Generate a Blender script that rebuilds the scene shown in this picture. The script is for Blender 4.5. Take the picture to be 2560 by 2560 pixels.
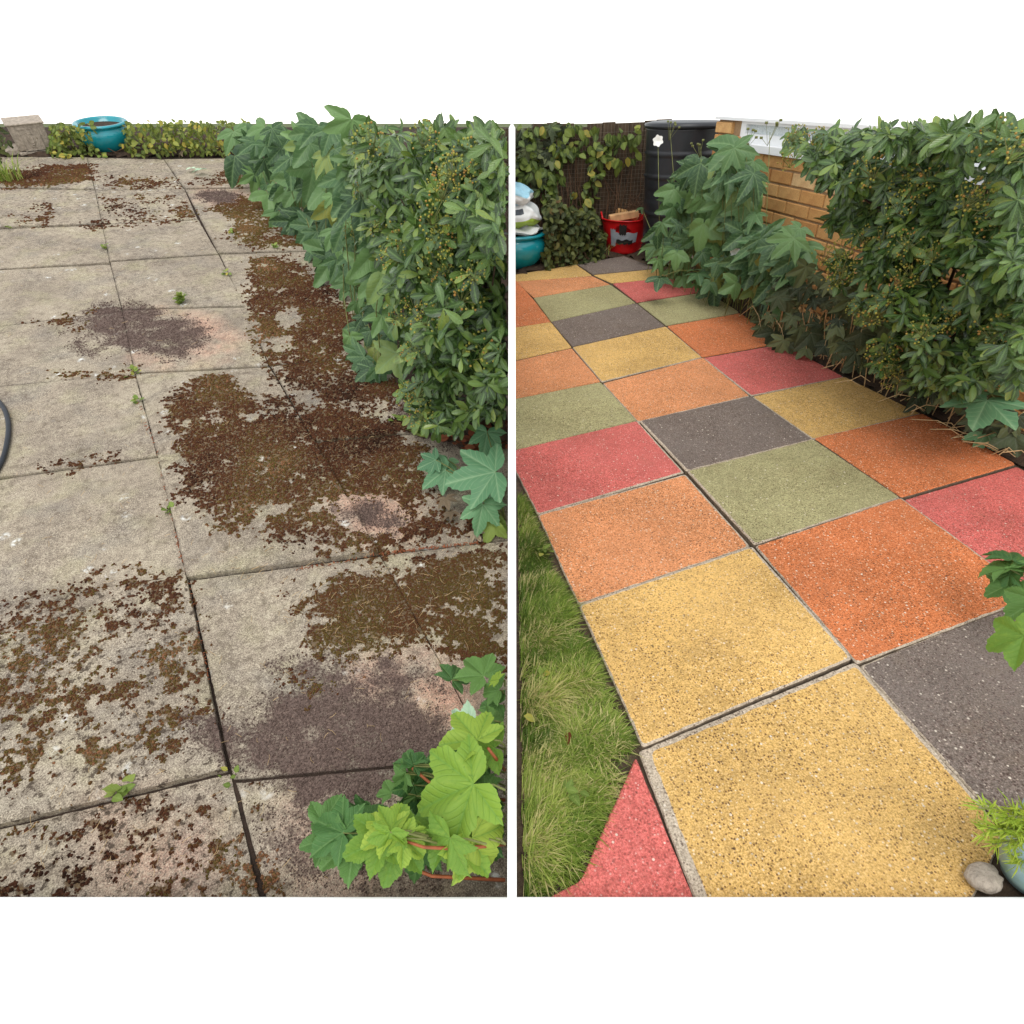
import bpy, math, random
import numpy as np
from mathutils import Matrix, Vector

for o in list(bpy.data.objects):
    bpy.data.objects.remove(o)
SC = bpy.context.scene
COL = SC.collection
R = math.radians
random.seed(7)
RNG = np.random.default_rng(7)

# ------------------------------------------------------------------ camera, sky, sun, exposure
FPX, HC = 1500.0, 1.55                       # focal length in photo pixels (2560 wide), eye height
PITCH = R(33.024)                            # looking down
cam = bpy.data.cameras.new('camera')
cam.sensor_width = 36
cam.lens = 36 * FPX / 2560
cam.clip_start = 0.02
cam.clip_end = 3000
camo = bpy.data.objects.new('camera', cam)
camo.location = (0, 0, HC)
camo.rotation_euler = (R(90) - PITCH, 0, 0)
COL.objects.link(camo)
SC.camera = camo

SUN_EL, SUN_AZ = R(62), R(186)               # high veiled sun behind the viewer
world = bpy.data.worlds.new('World')
SC.world = world
world.use_nodes = True
wn = world.node_tree
bg = wn.nodes['Background']
sky = wn.nodes.new('ShaderNodeTexSky')
sky.sky_type = 'NISHITA'
sky.sun_disc = False
sky.sun_elevation = SUN_EL
sky.sun_rotation = SUN_AZ
sky.air_density = 2.0
sky.dust_density = 0.1
hs = wn.nodes.new('ShaderNodeHueSaturation')
hs.inputs['Saturation'].default_value = 0.12   # thin even overcast
wn.links.new(sky.outputs[0], hs.inputs['Color'])
wn.links.new(hs.outputs[0], bg.inputs['Color'])
bg.inputs['Strength'].default_value = 0.15

sun = bpy.data.lights.new('sun', 'SUN')
sun.energy = 0.9
sun.angle = R(30)
sun.color = (1.0, 0.955, 0.89)
suno = bpy.data.objects.new('sun', sun)
sd = Vector((math.sin(SUN_AZ) * math.cos(SUN_EL), math.cos(SUN_AZ) * math.cos(SUN_EL), math.sin(SUN_EL)))
suno.rotation_euler = sd.to_track_quat('Z', 'Y').to_euler()
suno.location = (-3, -3, 8)
COL.objects.link(suno)

vs = SC.view_settings
vs.view_transform = 'Standard'
vs.look = 'None'
vs.exposure = 0.68
vs.gamma = 1.0
vs.use_curve_mapping = False

# ------------------------------------------------------------------ the two gardens' ground planes
def frame(n, o, v):
    n = Vector(n).normalized()
    v = Vector(v)
    v = (v - n * v.dot(n)).normalized()
    u = v.cross(n)
    return Matrix(((u.x, v.x, n.x, o[0]), (u.y, v.y, n.y, o[1]), (u.z, v.z, n.z, o[2]), (0, 0, 0, 1)))

FR = {'R': frame((-0.02164, -0.03578, 0.99913), (-0.2099, 3.0415, 0.4946), (-0.21177, 0.97685, 0.03039)),
      'L': frame((0.03682, -0.20507, 0.97806), (-3.2066, 4.2534, 1.1762), (-0.49142, 0.84849, 0.1964))}
FI = {k: m.inverted() for k, m in FR.items()}
CAM = {k: FI[k] @ Vector((0, 0, HC)) for k in FR}
_c, _s = math.cos(PITCH), math.sin(PITCH)

def ray(side, x, y):
    dx, dy = (x - 1280) / FPX, -(y - 1280) / FPX
    w = Vector((dx, dy * _s + _c, dy * _c - _s))
    return FI[side].to_3x3() @ w

FWD = {}
for k in FR:
    d = FI[k].to_3x3() @ Vector((0, 1, 0))
    d.z = 0
    FWD[k] = d.normalized()
RIGHT = {k: FWD[k].cross(Vector((0, 0, 1))) for k in FR}

def G(side, x, y, w=0.0):
    """a photo point on the garden's ground (height w), in that garden's own metres"""
    d = ray(side, x, y)
    return CAM[side] + d * ((w - CAM[side].z) / d.z)

def ST(side, x, y, base):
    """a point standing above the ground point `base` (upright plane across the view)"""
    d = ray(side, x, y)
    f = FWD[side]
    return CAM[side] + d * ((base - CAM[side]).dot(f) / d.dot(f))

def depth(side, p):
    q = FR[side] @ p - Vector((0, 0, HC))
    return q.y * _c - q.z * _s

# ------------------------------------------------------------------ helpers
def hash2(ix, iy, s):
    n = (ix * 374761393 + iy * 668265263 + s * 982451653) & 0x7fffffff
    n = ((n ^ (n >> 13)) * 1274126177) & 0x7fffffff
    return ((n ^ (n >> 16)) & 0xffff) / 65535.0

def vnoise(x, y, s=0):
    x = np.asarray(x, float); y = np.asarray(y, float)
    ix = np.floor(x).astype(np.int64); iy = np.floor(y).astype(np.int64)
    fx = x - ix; fy = y - iy
    fx = fx * fx * (3 - 2 * fx); fy = fy * fy * (3 - 2 * fy)
    a = hash2(ix, iy, s); b = hash2(ix + 1, iy, s); c = hash2(ix, iy + 1, s); d = hash2(ix + 1, iy + 1, s)
    return (a * (1 - fx) + b * fx) * (1 - fy) + (c * (1 - fx) + d * fx) * fy

def fbm(x, y, s=0, oct=4):
    t, a, n = 0, 1.0, 0
    for k in range(oct):
        t = t + a * vnoise(x * 2 ** k, y * 2 ** k, s + k * 17); n += a; a *= 0.55
    return t / n

def inpoly(px, py, poly):
    px = np.asarray(px, float); py = np.asarray(py, float)
    ins = np.zeros(px.shape, bool)
    n = len(poly)
    for i in range(n):
        x1, y1 = poly[i]; x2, y2 = poly[(i + 1) % n]
        c = ((y1 > py) != (y2 > py)) & (px < (x2 - x1) * (py - y1) / ((y2 - y1) if y2 != y1 else 1e-9) + x1)
        ins ^= c
    return ins

def sdist(px, py, poly):
    """signed distance, positive inside"""
    d = np.full(np.shape(px), 1e9)
    n = len(poly)
    for i in range(n):
        x1, y1 = poly[i]; x2, y2 = poly[(i + 1) % n]
        ex, ey = x2 - x1, y2 - y1
        t = np.clip(((px - x1) * ex + (py - y1) * ey) / (ex * ex + ey * ey + 1e-12), 0, 1)
        d = np.minimum(d, np.hypot(px - x1 - t * ex, py - y1 - t * ey))
    return np.where(inpoly(px, py, poly), d, -d)

def mkmesh(name, v, f, mats, mi=None, smooth=False, attrs=None):
    me = bpy.data.meshes.new(name)
    v = np.asarray(v, np.float32)
    me.vertices.add(len(v)); me.vertices.foreach_set('co', v.ravel())
    if isinstance(f, np.ndarray):
        k = f.shape[1]; nf = len(f)
        me.loops.add(nf * k); me.loops.foreach_set('vertex_index', f.astype(np.int32).ravel())
        me.polygons.add(nf); me.polygons.foreach_set('loop_start', np.arange(0, nf * k, k, dtype=np.int32))
    else:
        tot = [i for q in f for i in q]
        st = np.cumsum([0] + [len(q) for q in f])[:-1]
        nf = len(f)
        me.loops.add(len(tot)); me.loops.foreach_set('vertex_index', np.array(tot, np.int32))
        me.polygons.add(nf); me.polygons.foreach_set('loop_start', st.astype(np.int32))
    if mi is not None:
        me.polygons.foreach_set('material_index', np.asarray(mi, np.int32))
    me.update(calc_edges=True)
    me.polygons.foreach_set('use_smooth', np.full(nf, smooth, bool))
    for m in (mats if isinstance(mats, (list, tuple)) else [mats]):
        me.materials.append(m)
    for an, (dom, arr) in (attrs or {}).items():
        a = me.attributes.new(an, 'FLOAT', dom)
        a.data.foreach_set('value', np.asarray(arr, np.float32).ravel())
    me.validate()
    return me

class MB:
    def __init__(s):
        s.v = []; s.f = []; s.m = []
    def add(s, v, f, m=0):
        b = len(s.v)
        s.v += [tuple(q) for q in v]
        s.f += [tuple(i + b for i in q) for q in f]
        s.m += [m] * len(f)
        return s
    def box(s, c, d, m=0, rot=None, taper=1.0):
        pts = []
        for z in (-1, 1):
            k = taper if z > 0 else 1.0
            for x, y in ((-1, -1), (1, -1), (1, 1), (-1, 1)):
                p = Vector((x * d[0] / 2 * k, y * d[1] / 2 * k, z * d[2] / 2))
                if rot: p = rot @ p
                pts.append(p + Vector(c))
        return s.add(pts, [(3, 2, 1, 0), (4, 5, 6, 7), (0, 1, 5, 4), (1, 2, 6, 5), (2, 3, 7, 6), (3, 0, 4, 7)], m)
    def tube(s, pts, rad, n=6, m=0, cap=True):
        pts = [Vector(p) for p in pts]
        if not hasattr(rad, '__len__'): rad = [rad] * len(pts)
        b = []
        for i, p in enumerate(pts):
            t = (pts[min(i + 1, len(pts) - 1)] - pts[max(i - 1, 0)]).normalized()
            a = t.cross(Vector((0.31, 0.17, 0.93)))
            if a.length < 1e-3: a = t.cross(Vector((1, 0, 0)))
            a.normalize(); c = t.cross(a)
            for k in range(n):
                an = 2 * math.pi * k / n
                b.append(p + (a * math.cos(an) + c * math.sin(an)) * rad[i])
        f = []
        for i in range(len(pts) - 1):
            for k in range(n):
                k2 = (k + 1) % n
                f.append((i * n + k, i * n + k2, (i + 1) * n + k2, (i + 1) * n + k))
        if cap:
            f.append(tuple(range(n))[::-1]); f.append(tuple((len(pts) - 1) * n + k for k in range(n)))
        return s.add(b, f, m)
    def lathe(s, prof, n=40, m=0, c=(0, 0, 0), wob=0):
        b = []
        for i, (r, z) in enumerate(prof):
            for k in range(n):
                an = 2 * math.pi * k / n
                rr = r * (1 + wob * math.sin(3 * an + i * .4) + wob * .6 * math.sin(7 * an + 1))
                b.append((c[0] + rr * math.cos(an), c[1] + rr * math.sin(an), c[2] + z))
        f = []
        for i in range(len(prof) - 1):
            for k in range(n):
                k2 = (k + 1) % n
                f.append((i * n + k, i * n + k2, (i + 1) * n + k2, (i + 1) * n + k))
        f.append(tuple(range(n))[::-1]); f.append(tuple((len(prof) - 1) * n + k for k in range(n)))
        return s.add(b, f, m)
    def mesh(s, name, mats, smooth=False, attrs=None):
        return mkmesh(name, s.v, s.f, mats, s.m, smooth, attrs)

def link(name, me, parent=None, mat=None):
    o = bpy.data.objects.new(name, me)
    COL.objects.link(o)
    if parent: o.parent = parent
    if mat is not None: o.matrix_local = mat if parent else mat
    return o

def tag(o, label=None, cat=None, group=None, kind=None):
    if label: o['label'] = label
    if cat: o['category'] = cat
    if group: o['group'] = group
    if kind: o['kind'] = kind
    return o

def thing(name, side, p, label, cat, rz=0.0, group=None):
    o = bpy.data.objects.new(name, None)
    o.empty_display_size = 0.05
    COL.objects.link(o)
    o.matrix_world = FR[side] @ Matrix.Translation(p) @ Matrix.Rotation(rz, 4, 'Z')
    tag(o, label, cat, group)
    return o

def basis(pos, ydir, zdir, sc=1.0, scx=None):
    y = Vector(ydir).normalized()
    z = Vector(zdir) - y * Vector(zdir).dot(y)
    if z.length < 1e-4: z = y.orthogonal()
    z.normalize()
    x = y.cross(z)
    sx = sc if scx is None else scx
    return Matrix(((x.x * sx, y.x * sc, z.x * sc, pos[0]), (x.y * sx, y.y * sc, z.y * sc, pos[1]),
                   (x.z * sx, y.z * sc, z.z * sc, pos[2]), (0, 0, 0, 1)))

def rv(k=1.0):
    return Vector((random.uniform(-k, k), random.uniform(-k, k), random.uniform(-k, k)))

# ------------------------------------------------------------------ materials
def lin(r, g, b):
    return tuple(((c / 255) / 12.92 if c / 255 <= .04045 else ((c / 255 + .055) / 1.055) ** 2.4) for c in (r, g, b)) + (1.0,)

class NT:
    def __init__(s, name):
        s.m = bpy.data.materials.new(name); s.m.use_nodes = True
        s.t = s.m.node_tree; s.b = s.t.nodes['Principled BSDF']; s.out = s.t.nodes['Material Output']
        s.b.inputs['Specular IOR Level'].default_value = 0.3
    def n(s, typ, **kw):
        q = s.t.nodes.new('ShaderNode' + typ)
        for k, v in kw.items():
            if k in q.inputs: s.put(q.inputs[k], v)
            else: setattr(q, k, v)
        return q
    def put(s, sock, v):
        if hasattr(v, 'is_linked') or isinstance(v, bpy.types.NodeSocket): s.t.links.new(v, sock)
        else: sock.default_value = v
    def coord(s, which='Object'):
        return s.n('TexCoord').outputs[which]
    def noise(s, vec, scale, detail=4, rough=.55, dist=0.0):
        q = s.n('TexNoise'); q.inputs['Scale'].default_value = scale; q.inputs['Detail'].default_value = detail
        q.inputs['Roughness'].default_value = rough; q.inputs['Distortion'].default_value = dist
        s.put(q.inputs['Vector'], vec); return q.outputs['Fac']
    def vor(s, vec, scale, feature='F1', out='Distance', rnd=1.0):
        q = s.n('TexVoronoi', feature=feature); q.inputs['Scale'].default_value = scale
        if 'Randomness' in q.inputs: q.inputs['Randomness'].default_value = rnd
        s.put(q.inputs['Vector'], vec); return q.outputs[out]
    def ramp(s, fac, stops, interp='LINEAR'):
        q = s.n('ValToRGB'); cr = q.color_ramp; cr.interpolation = interp
        while len(cr.elements) < len(stops): cr.elements.new(0.5)
        for e, (p, c) in zip(cr.elements, stops):
            e.position = p
            e.color = c if hasattr(c, '__len__') else (c, c, c, 1)
        s.put(q.inputs['Fac'], fac); return q.outputs['Color']
    def mix(s, fac, a, b, mode='MIX'):
        q = s.n('Mix', data_type='RGBA', blend_type=mode)
        s.put(q.inputs[0], fac); s.put(q.inputs[6], a); s.put(q.inputs[7], b); return q.outputs[2]
    def math(s, op, a, b=0.0, clamp=False):
        q = s.n('Math', operation=op, use_clamp=clamp)
        s.put(q.inputs[0], a); s.put(q.inputs[1], b); return q.outputs[0]
    def attr(s, name):
        q = s.n('Attribute', attribute_name=name); return q.outputs['Fac']
    def rnd(s):
        return s.n('ObjectInfo').outputs['Random']
    def bump(s, h, strength=.4, dist=.004, normal=None):
        q = s.n('Bump'); q.inputs['Strength'].default_value = strength; q.inputs['Distance'].default_value = dist
        s.put(q.inputs['Height'], h)
        if normal: s.put(q.inputs['Normal'], normal)
        s.put(s.b.inputs['Normal'], q.outputs[0]); return q.outputs[0]
    def base(s, c): s.put(s.b.inputs['Base Color'], c); return s
    def rough(s, r): s.put(s.b.inputs['Roughness'], r); return s

def simple(name, col, rough=.6, noise_scale=30, amt=.25, bump=.2, bdist=.003, spec=.3, dark=None):
    t = NT(name); c = t.coord()
    n1 = t.noise(c, noise_scale, 5)
    d = dark or tuple(x * (1 - amt) for x in col[:3]) + (1,)
    l = tuple(min(1, x * (1 + amt)) for x in col[:3]) + (1,)
    t.base(t.ramp(n1, [(.3, d), (.7, l)])).rough(rough)
    t.b.inputs['Specular IOR Level'].default_value = spec
    if bump: t.bump(t.noise(c, noise_scale * 3, 4), bump, bdist)
    return t.m

def leafmat(name, dark, mid, light, vein, rough=.42, transl=.22, spec=.4, odd=None, bscale=60, vdist=.0025):
    t = NT(name); c = t.coord()
    r = t.math('FRACT', t.math('ADD', t.math('MULTIPLY', t.rnd(), t.math('SUBTRACT', 1.0, t.attr('own'))), t.attr('rnd')))
    col = t.ramp(r, [(0.0, dark), (.45, mid), (.90, light), (1.0, odd or light)])
    mot = t.noise(c, 9, 4, .65)
    col = t.mix(t.ramp(mot, [(.5, 0.0), (.75, .4)]), col, light)
    col = t.mix(t.ramp(t.noise(c, 13, 3), [(.66, 0.0), (.72, .5)]), col, tuple(x * .5 for x in dark[:3]) + (1,))
    patch = t.noise(c, 2.2, 4)
    col = t.mix(t.ramp(patch, [(.35, 0.0), (.75, .35)]), col, tuple(x * .62 for x in mid[:3]) + (1,))
    ve = t.attr('vein')
    col = t.mix(t.math('MULTIPLY', t.math('POWER', ve, 5.0), .75), col, vein)
    cw = t.math('ABSOLUTE', t.math('SUBTRACT', t.math('FRACT', t.attr('chev')), .5))
    line = t.ramp(cw, [(0.0, 1.0), (.16, 0.0)])
    col = t.mix(t.math('MULTIPLY', line, .30), col, vein)
    t.base(col).rough(t.ramp(t.noise(c, 5, 3), [(.3, rough - .1), (.7, rough + .15)]))
    t.b.inputs['Specular IOR Level'].default_value = spec
    hgt = t.math('SUBTRACT', t.math('MULTIPLY', t.noise(c, 22, 3), .6), t.math('ADD', t.math('MULTIPLY', line, .5), t.math('MULTIPLY', ve, .3)))
    t.bump(hgt, .45, vdist)
    tr = t.n('BsdfTranslucent'); t.put(tr.inputs['Color'], t.mix(.5, col, light))
    ms = t.n('MixShader'); ms.inputs[0].default_value = transl
    t.t.links.new(t.b.outputs[0], ms.inputs[1]); t.t.links.new(tr.outputs[0], ms.inputs[2])
    t.t.links.new(ms.outputs[0], t.out.inputs['Surface'])
    return t.m

def mat_old_concrete():
    t = NT('weathered_concrete'); c = t.coord()
    big = t.noise(c, 3.2, 5, .6)
    col = t.ramp(big, [(.30, lin(126, 115, 103)), (.5, lin(160, 147, 130)), (.72, lin(182, 170, 149))])
    tint = t.noise(c, 7, 4)
    col = t.mix(t.ramp(tint, [(.5, 0.0), (.75, .5)]), col, lin(172, 168, 126))
    tint2 = t.noise(c, 5.3, 4, dist=.5)
    col = t.mix(t.ramp(tint2, [(.5, 0.0), (.72, .6)]), col, lin(122, 117, 112))
    pk = t.attr('pink'); sm = t.noise(c, 190, 3, .7)
    pm = t.math('MULTIPLY', pk, t.ramp(sm, [(.36, .35), (.55, 1.0)]))
    col = t.mix(pm, col, lin(218, 168, 145))
    sp = t.noise(c, 330, 3, .75)
    col = t.mix(t.ramp(sp, [(.36, .8), (.50, 0.0)]), col, lin(70, 60, 52))
    col = t.mix(t.ramp(sp, [(.53, 0.0), (.68, .75)]), col, lin(222, 210, 186))
    md = t.noise(c, 26, 5, .72)
    col = t.mix(t.ramp(md, [(.34, .55), (.48, 0.0)]), col, lin(96, 84, 72))
    col = t.mix(t.ramp(md, [(.56, 0.0), (.72, .45)]), col, lin(206, 196, 172))
    sp2 = t.noise(c, 110, 3, .7)
    col = t.mix(t.ramp(sp2, [(.3, .55), (.46, 0.0)]), col, lin(90, 80, 70))
    col = t.mix(t.ramp(sp2, [(.56, 0.0), (.72, .4)]), col, lin(206, 196, 172))
    # pale lichen spots
    v = t.vor(c, 11.0); lm = t.math('MULTIPLY', t.ramp(v, [(.10, 1.0), (.22, 0.0)]), t.ramp(t.noise(c, 3.1, 2), [(.46, 0.0), (.54, .9)]))
    col = t.mix(t.math('MULTIPLY', lm, t.ramp(t.noise(c, 70, 3), [(.45, 0.0), (.6, 1.0)])), col, lin(222, 222, 216))
    # fine black grime specks
    g = t.noise(c, 55, 5, .75)
    gm = t.math('MULTIPLY', t.ramp(g, [(.53, 0.0), (.60, 1.0)]), t.attr('grime'))
    col = t.mix(gm, col, lin(66, 55, 46))
    so = t.attr('soil')
    scol = t.ramp(t.noise(c, 260, 3, .7), [(.3, lin(66, 53, 49)), (.55, lin(98, 81, 75)), (.75, lin(146, 124, 112))])
    sm2 = t.ramp(t.math('ADD', so, t.math('MULTIPLY', t.math('SUBTRACT', t.noise(c, 140, 4, .8), .5), 1.8)), [(.42, 0.0), (.80, .92)])
    col = t.mix(sm2, col, scol)
    mo = t.attr('moss')
    mcol = t.ramp(t.noise(c, 90, 4, .7), [(.3, lin(60, 44, 28)), (.55, lin(94, 72, 44)), (.75, lin(122, 100, 60))])
    mm = t.ramp(t.math('ADD', mo, t.math('MULTIPLY', t.math('SUBTRACT', t.noise(c, 150, 4, .75), .5), 1.5)), [(.48, 0.0), (.78, .8)])
    col = t.mix(mm, col, mcol)
    t.base(col).rough(.9); t.b.inputs['Specular IOR Level'].default_value = .15
    h = t.math('ADD', t.math('MULTIPLY', sp, .6), t.math('MULTIPLY', t.math('ADD', mm, sm2), .8))
    t.bump(h, .5, .004)
    return t.m

def mat_aggregate(name, colr, spk=1.0, light=lin(240, 225, 195), darkc=lin(70, 45, 30), dens=1.0):
    t = NT(name); c = t.coord()
    big = t.noise(c, 4, 4)
    d = tuple(x * .98 for x in colr[:3]) + (1,); l = tuple(min(1, x * 1.42) for x in colr[:3]) + (1,)
    rr = t.math('MULTIPLY', t.math('SUBTRACT', t.rnd(), .5), .16)
    col = t.ramp(t.math('ADD', big, rr), [(.3, d), (.7, l)])
    fine = t.noise(c, 260, 4, .75)
    col = t.mix(t.ramp(fine, [(.37, .9), (.55, 0.0)]), col, tuple(x * .36 for x in colr[:3]) + (1,))
    col = t.mix(t.ramp(t.noise(c, 34, 4, .7), [(.36, .4), (.52, 0.0)]), col, tuple(x * .6 for x in colr[:3]) + (1,))
    col = t.mix(t.ramp(fine, [(.52, 0.0), (.75, .45)]), col, light)
    # chippings: each cell gets its own random tone
    q = t.n('TexVoronoi', feature='F1'); q.inputs['Scale'].default_value = 170; t.put(q.inputs['Vector'], c)
    cellr = t.n('SeparateColor'); t.put(cellr.inputs[0], q.outputs['Color'])
    near = t.ramp(q.outputs['Distance'], [(.28, 1.0), (.42, 0.0)])
    isd = t.ramp(cellr.outputs[0], [(.62, 0.0), (.64, .85 * spk)], 'LINEAR')
    isl = t.ramp(cellr.outputs[1], [(.88, 0.0), (.90, .7)], 'LINEAR')
    col = t.mix(t.math('MULTIPLY', near, isd), col, darkc)
    col = t.mix(t.math('MULTIPLY', near, isl), col, light)
    q2 = t.n('TexVoronoi', feature='F1'); q2.inputs['Scale'].default_value = 88; t.put(q2.inputs['Vector'], c)
    c2 = t.n('SeparateColor'); t.put(c2.inputs[0], q2.outputs['Color'])
    n2 = t.ramp(q2.outputs['Distance'], [(.20, 1.0), (.27, 0.0)])
    col = t.mix(t.math('MULTIPLY', n2, t.ramp(c2.outputs[0], [(.80, 0.0), (.82, .8 * spk)])), col, lin(62, 50, 46))
    col = t.mix(t.math('MULTIPLY', n2, t.ramp(c2.outputs[1], [(.92, 0.0), (.94, .85)])), col, lin(232, 222, 204))
    tone = t.ramp(cellr.outputs[2], [(0.0, .60), (.5, .95), (1.0, 1.0)])
    col = t.mix(.6, col, tone, 'MULTIPLY')
    hue = t.ramp(cellr.outputs[0], [(0.0, lin(150, 120, 96)), (.5, lin(190, 160, 120)), (1.0, lin(176, 112, 82))])
    col = t.mix(.07, col, hue)
    # worn, slightly dirty patches
    col = t.mix(t.ramp(t.noise(c, 9, 5, .65), [(.55, 0.0), (.8, .28)]), col, lin(128, 106, 80))
    col = t.mix(t.ramp(t.noise(c, 2.3, 4, .6), [(.42, 0.0), (.62, .22)]), col, tuple(min(1, x * 1.25 + .05) for x in colr[:3]) + (1,))
    t.base(col).rough(t.ramp(fine, [(.3, .95), (.7, .7)])); t.b.inputs['Specular IOR Level'].default_value = .2
    h = t.math('ADD', t.math('MULTIPLY', q.outputs['Distance'], -.7), t.math('MULTIPLY', fine, .8))
    t.bump(h, .55, .004)
    return t.m

M = {}
M['old'] = mat_old_concrete()
M['yellow'] = mat_aggregate('yellow_aggregate', lin(212, 171, 98))
M['orange'] = mat_aggregate('orange_aggregate', lin(214, 140, 90))
M['deep'] = mat_aggregate('deep_orange_aggregate', lin(208, 116, 64))
M['red'] = mat_aggregate('red_aggregate', lin(204, 98, 92), light=lin(240, 190, 180), darkc=lin(90, 40, 38), spk=.8)
M['green'] = mat_aggregate('sage_aggregate', lin(160, 156, 112), light=lin(225, 215, 170), darkc=lin(66, 60, 44))
M['grey'] = mat_aggregate('charcoal_aggregate', lin(110, 100, 94), light=lin(205, 190, 175), darkc=lin(48, 44, 44))
M['rim'] = mat_aggregate('bare_concrete_rim', lin(186, 172, 152), light=lin(225, 215, 200), darkc=lin(90, 82, 74))
M['slabside'] = simple('slab_side', lin(112, 98, 82), .95, 90, .4, .7, .004)
M['soil'] = simple('soil', lin(66, 52, 41), .95, 40, .45, .8, .012)
M['bedding'] = simple('joint_bedding', lin(58, 46, 38), .95, 60, .4, .8, .01)
M['bedding_pale'] = simple('joint_sand', lin(84, 70, 56), .95, 60, .4, .8, .008)
M['grit'] = simple('soil_grit', lin(90, 74, 67), .9, 200, .5, .3)
M['white'] = simple('white_render', (.83, .825, .81, 1), .75, 25, .025, .12, .002)
M['lawnsoil'] = simple('lawn_soil', lin(96, 88, 54), .95, 60, .4, .7, .01)
M['field'] = simple('field_grass', (.09, .11, .035, 1), .9, 3, .3, .5, .05)

def mat_moss():
    t = NT('moss'); c = t.coord()
    r = t.attr('rnd')
    col = t.ramp(r, [(0, lin(52, 34, 25)), (.3, lin(92, 58, 42)), (.58, lin(106, 70, 46)), (.82, lin(102, 90, 46)), (1, lin(150, 106, 76))])
    col = t.mix(t.ramp(t.noise(c, 420, 3, .7), [(.35, .5), (.6, 0.0)]), col, lin(30, 22, 14))
    t.base(col).rough(.95); t.b.inputs['Specular IOR Level'].default_value = .1
    t.bump(t.noise(c, 600, 2), .8, .004)
    return t.m
M['moss'] = mat_moss()

M['anemone'] = leafmat('lobed_leaf', lin(42, 68, 44), lin(72, 104, 66), lin(114, 148, 86), lin(122, 150, 102), .42, .18, .35, lin(150, 150, 70))
M['bigleaf'] = leafmat('big_lobed_leaf', lin(78, 122, 88), lin(96, 142, 102), lin(112, 156, 108), lin(150, 182, 140), .5, .22, .3)
M['dullleaf'] = leafmat('wilted_leaf', lin(46, 54, 40), lin(72, 84, 58), lin(110, 118, 76), lin(96, 104, 84), .6, .1, .25)
M['shrub'] = leafmat('glossy_leaf', lin(30, 52, 22), lin(58, 88, 38), lin(108, 134, 58), lin(108, 140, 76), .27, .14, .6, lin(146, 158, 66))
M['ivy'] = leafmat('creeper_leaf', lin(52, 70, 30), lin(96, 116, 48), lin(160, 164, 72), lin(150, 158, 90), .5, .25, .3, lin(196, 170, 70))
M['ivyfence'] = leafmat('fence_creeper_leaf', lin(38, 54, 24), lin(72, 92, 38), lin(122, 136, 58), lin(130, 144, 78), .5, .22, .3, lin(176, 156, 70))
M['ivydark'] = leafmat('undergrowth_leaf', lin(34, 46, 24), lin(60, 74, 36), lin(106, 112, 58), lin(100, 104, 62), .55, .18, .3, lin(120, 84, 50))
M['currant'] = leafmat('currant_leaf', lin(92, 132, 54), lin(128, 164, 62), lin(166, 188, 74), lin(104, 148, 62), .5, .3, .3, None, 34, .004)
M['currant2'] = leafmat('currant_leaf_dark', lin(58, 98, 54), lin(78, 120, 62), lin(102, 140, 70), lin(116, 152, 90), .5, .25, .3, None, 34, .004)
M['paleleaf'] = leafmat('leaf_underside', lin(176, 206, 176), lin(196, 220, 190), lin(208, 228, 200), lin(150, 186, 146), .6, .2, .2)
M['deadleaf'] = leafmat('dead_leaf', lin(96, 82, 66), lin(134, 118, 96), lin(160, 146, 124), lin(104, 90, 70), .8, .05, .15)
M['redleaf'] = leafmat('dead_red_leaf', lin(96, 50, 30), lin(128, 66, 40), lin(150, 90, 60), lin(90, 50, 34), .7, .1, .2)
M['grass'] = leafmat('grass_blade', lin(70, 98, 34), lin(126, 154, 60), lin(190, 200, 106), lin(180, 190, 110), .5, .35, .25, lin(222, 206, 150))
M['weed'] = leafmat('weed_leaf', lin(96, 120, 48), lin(118, 142, 60), lin(150, 164, 80), lin(140, 160, 84), .5, .25, .3, lin(206, 180, 80))
M['needle'] = leafmat('feathery_leaf', lin(112, 140, 40), lin(146, 176, 56), lin(184, 198, 76), lin(180, 196, 80), .5, .3, .3)
M['stem'] = simple('green_stem', lin(112, 116, 66), .6, 40, .3, .1)
M['twig'] = simple('woody_twig', lin(92, 70, 52), .8, 60, .35, .5)
M['bark'] = simple('bark', lin(84, 66, 52), .9, 40, .4, .8, .006)
M['redstem'] = simple('red_stem', lin(150, 84, 52), .6, 60, .25, .1)
M['straw'] = simple('dry_straw', lin(186, 158, 116), .8, 60, .3, .1)
M['petal'] = simple('white_petal', (.8, .8, .76, 1), .6, 30, .04, .1)
def mat_berry():
    t = NT('berry'); col = t.ramp(t.attr('rnd'), [(0, lin(108, 112, 40)), (.6, lin(150, 146, 60)), (1, lin(150, 110, 52))])
    t.base(col).rough(.4); return t.m
M['berry'] = mat_berry()
M['turq'] = simple('turquoise_glaze', lin(20, 134, 146), .16, 9, .16, .06, .002, .6)
M['stone'] = simple('cast_stone', lin(164, 152, 138), .9, 60, .3, .9, .006)
M['black'] = simple('black_plastic', lin(36, 37, 41), .38, 14, .12, .1, .001, .45)
M['hose'] = simple('black_hose', lin(44, 48, 54), .45, 30, .15, .1, .001)
M['redpl'] = simple('red_plastic', lin(198, 22, 26), .4, 12, .14, .1, .002, .45)
M['tape'] = simple('grey_tape', lin(150, 156, 164), .35, 20, .2, .3, .003, .5)
M['btape'] = simple('black_tape', lin(38, 36, 36), .45, 20, .2, .2)
M['wood'] = simple('wood_offcut', lin(200, 158, 112), .8, 20, .25, .3)
M['bagw'] = simple('bag_white', lin(214, 216, 214), .4, 12, .06, .4, .006, .4)
M['bagb'] = simple('bag_blue', lin(150, 196, 214), .4, 12, .14, .4, .006, .4)
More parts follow.
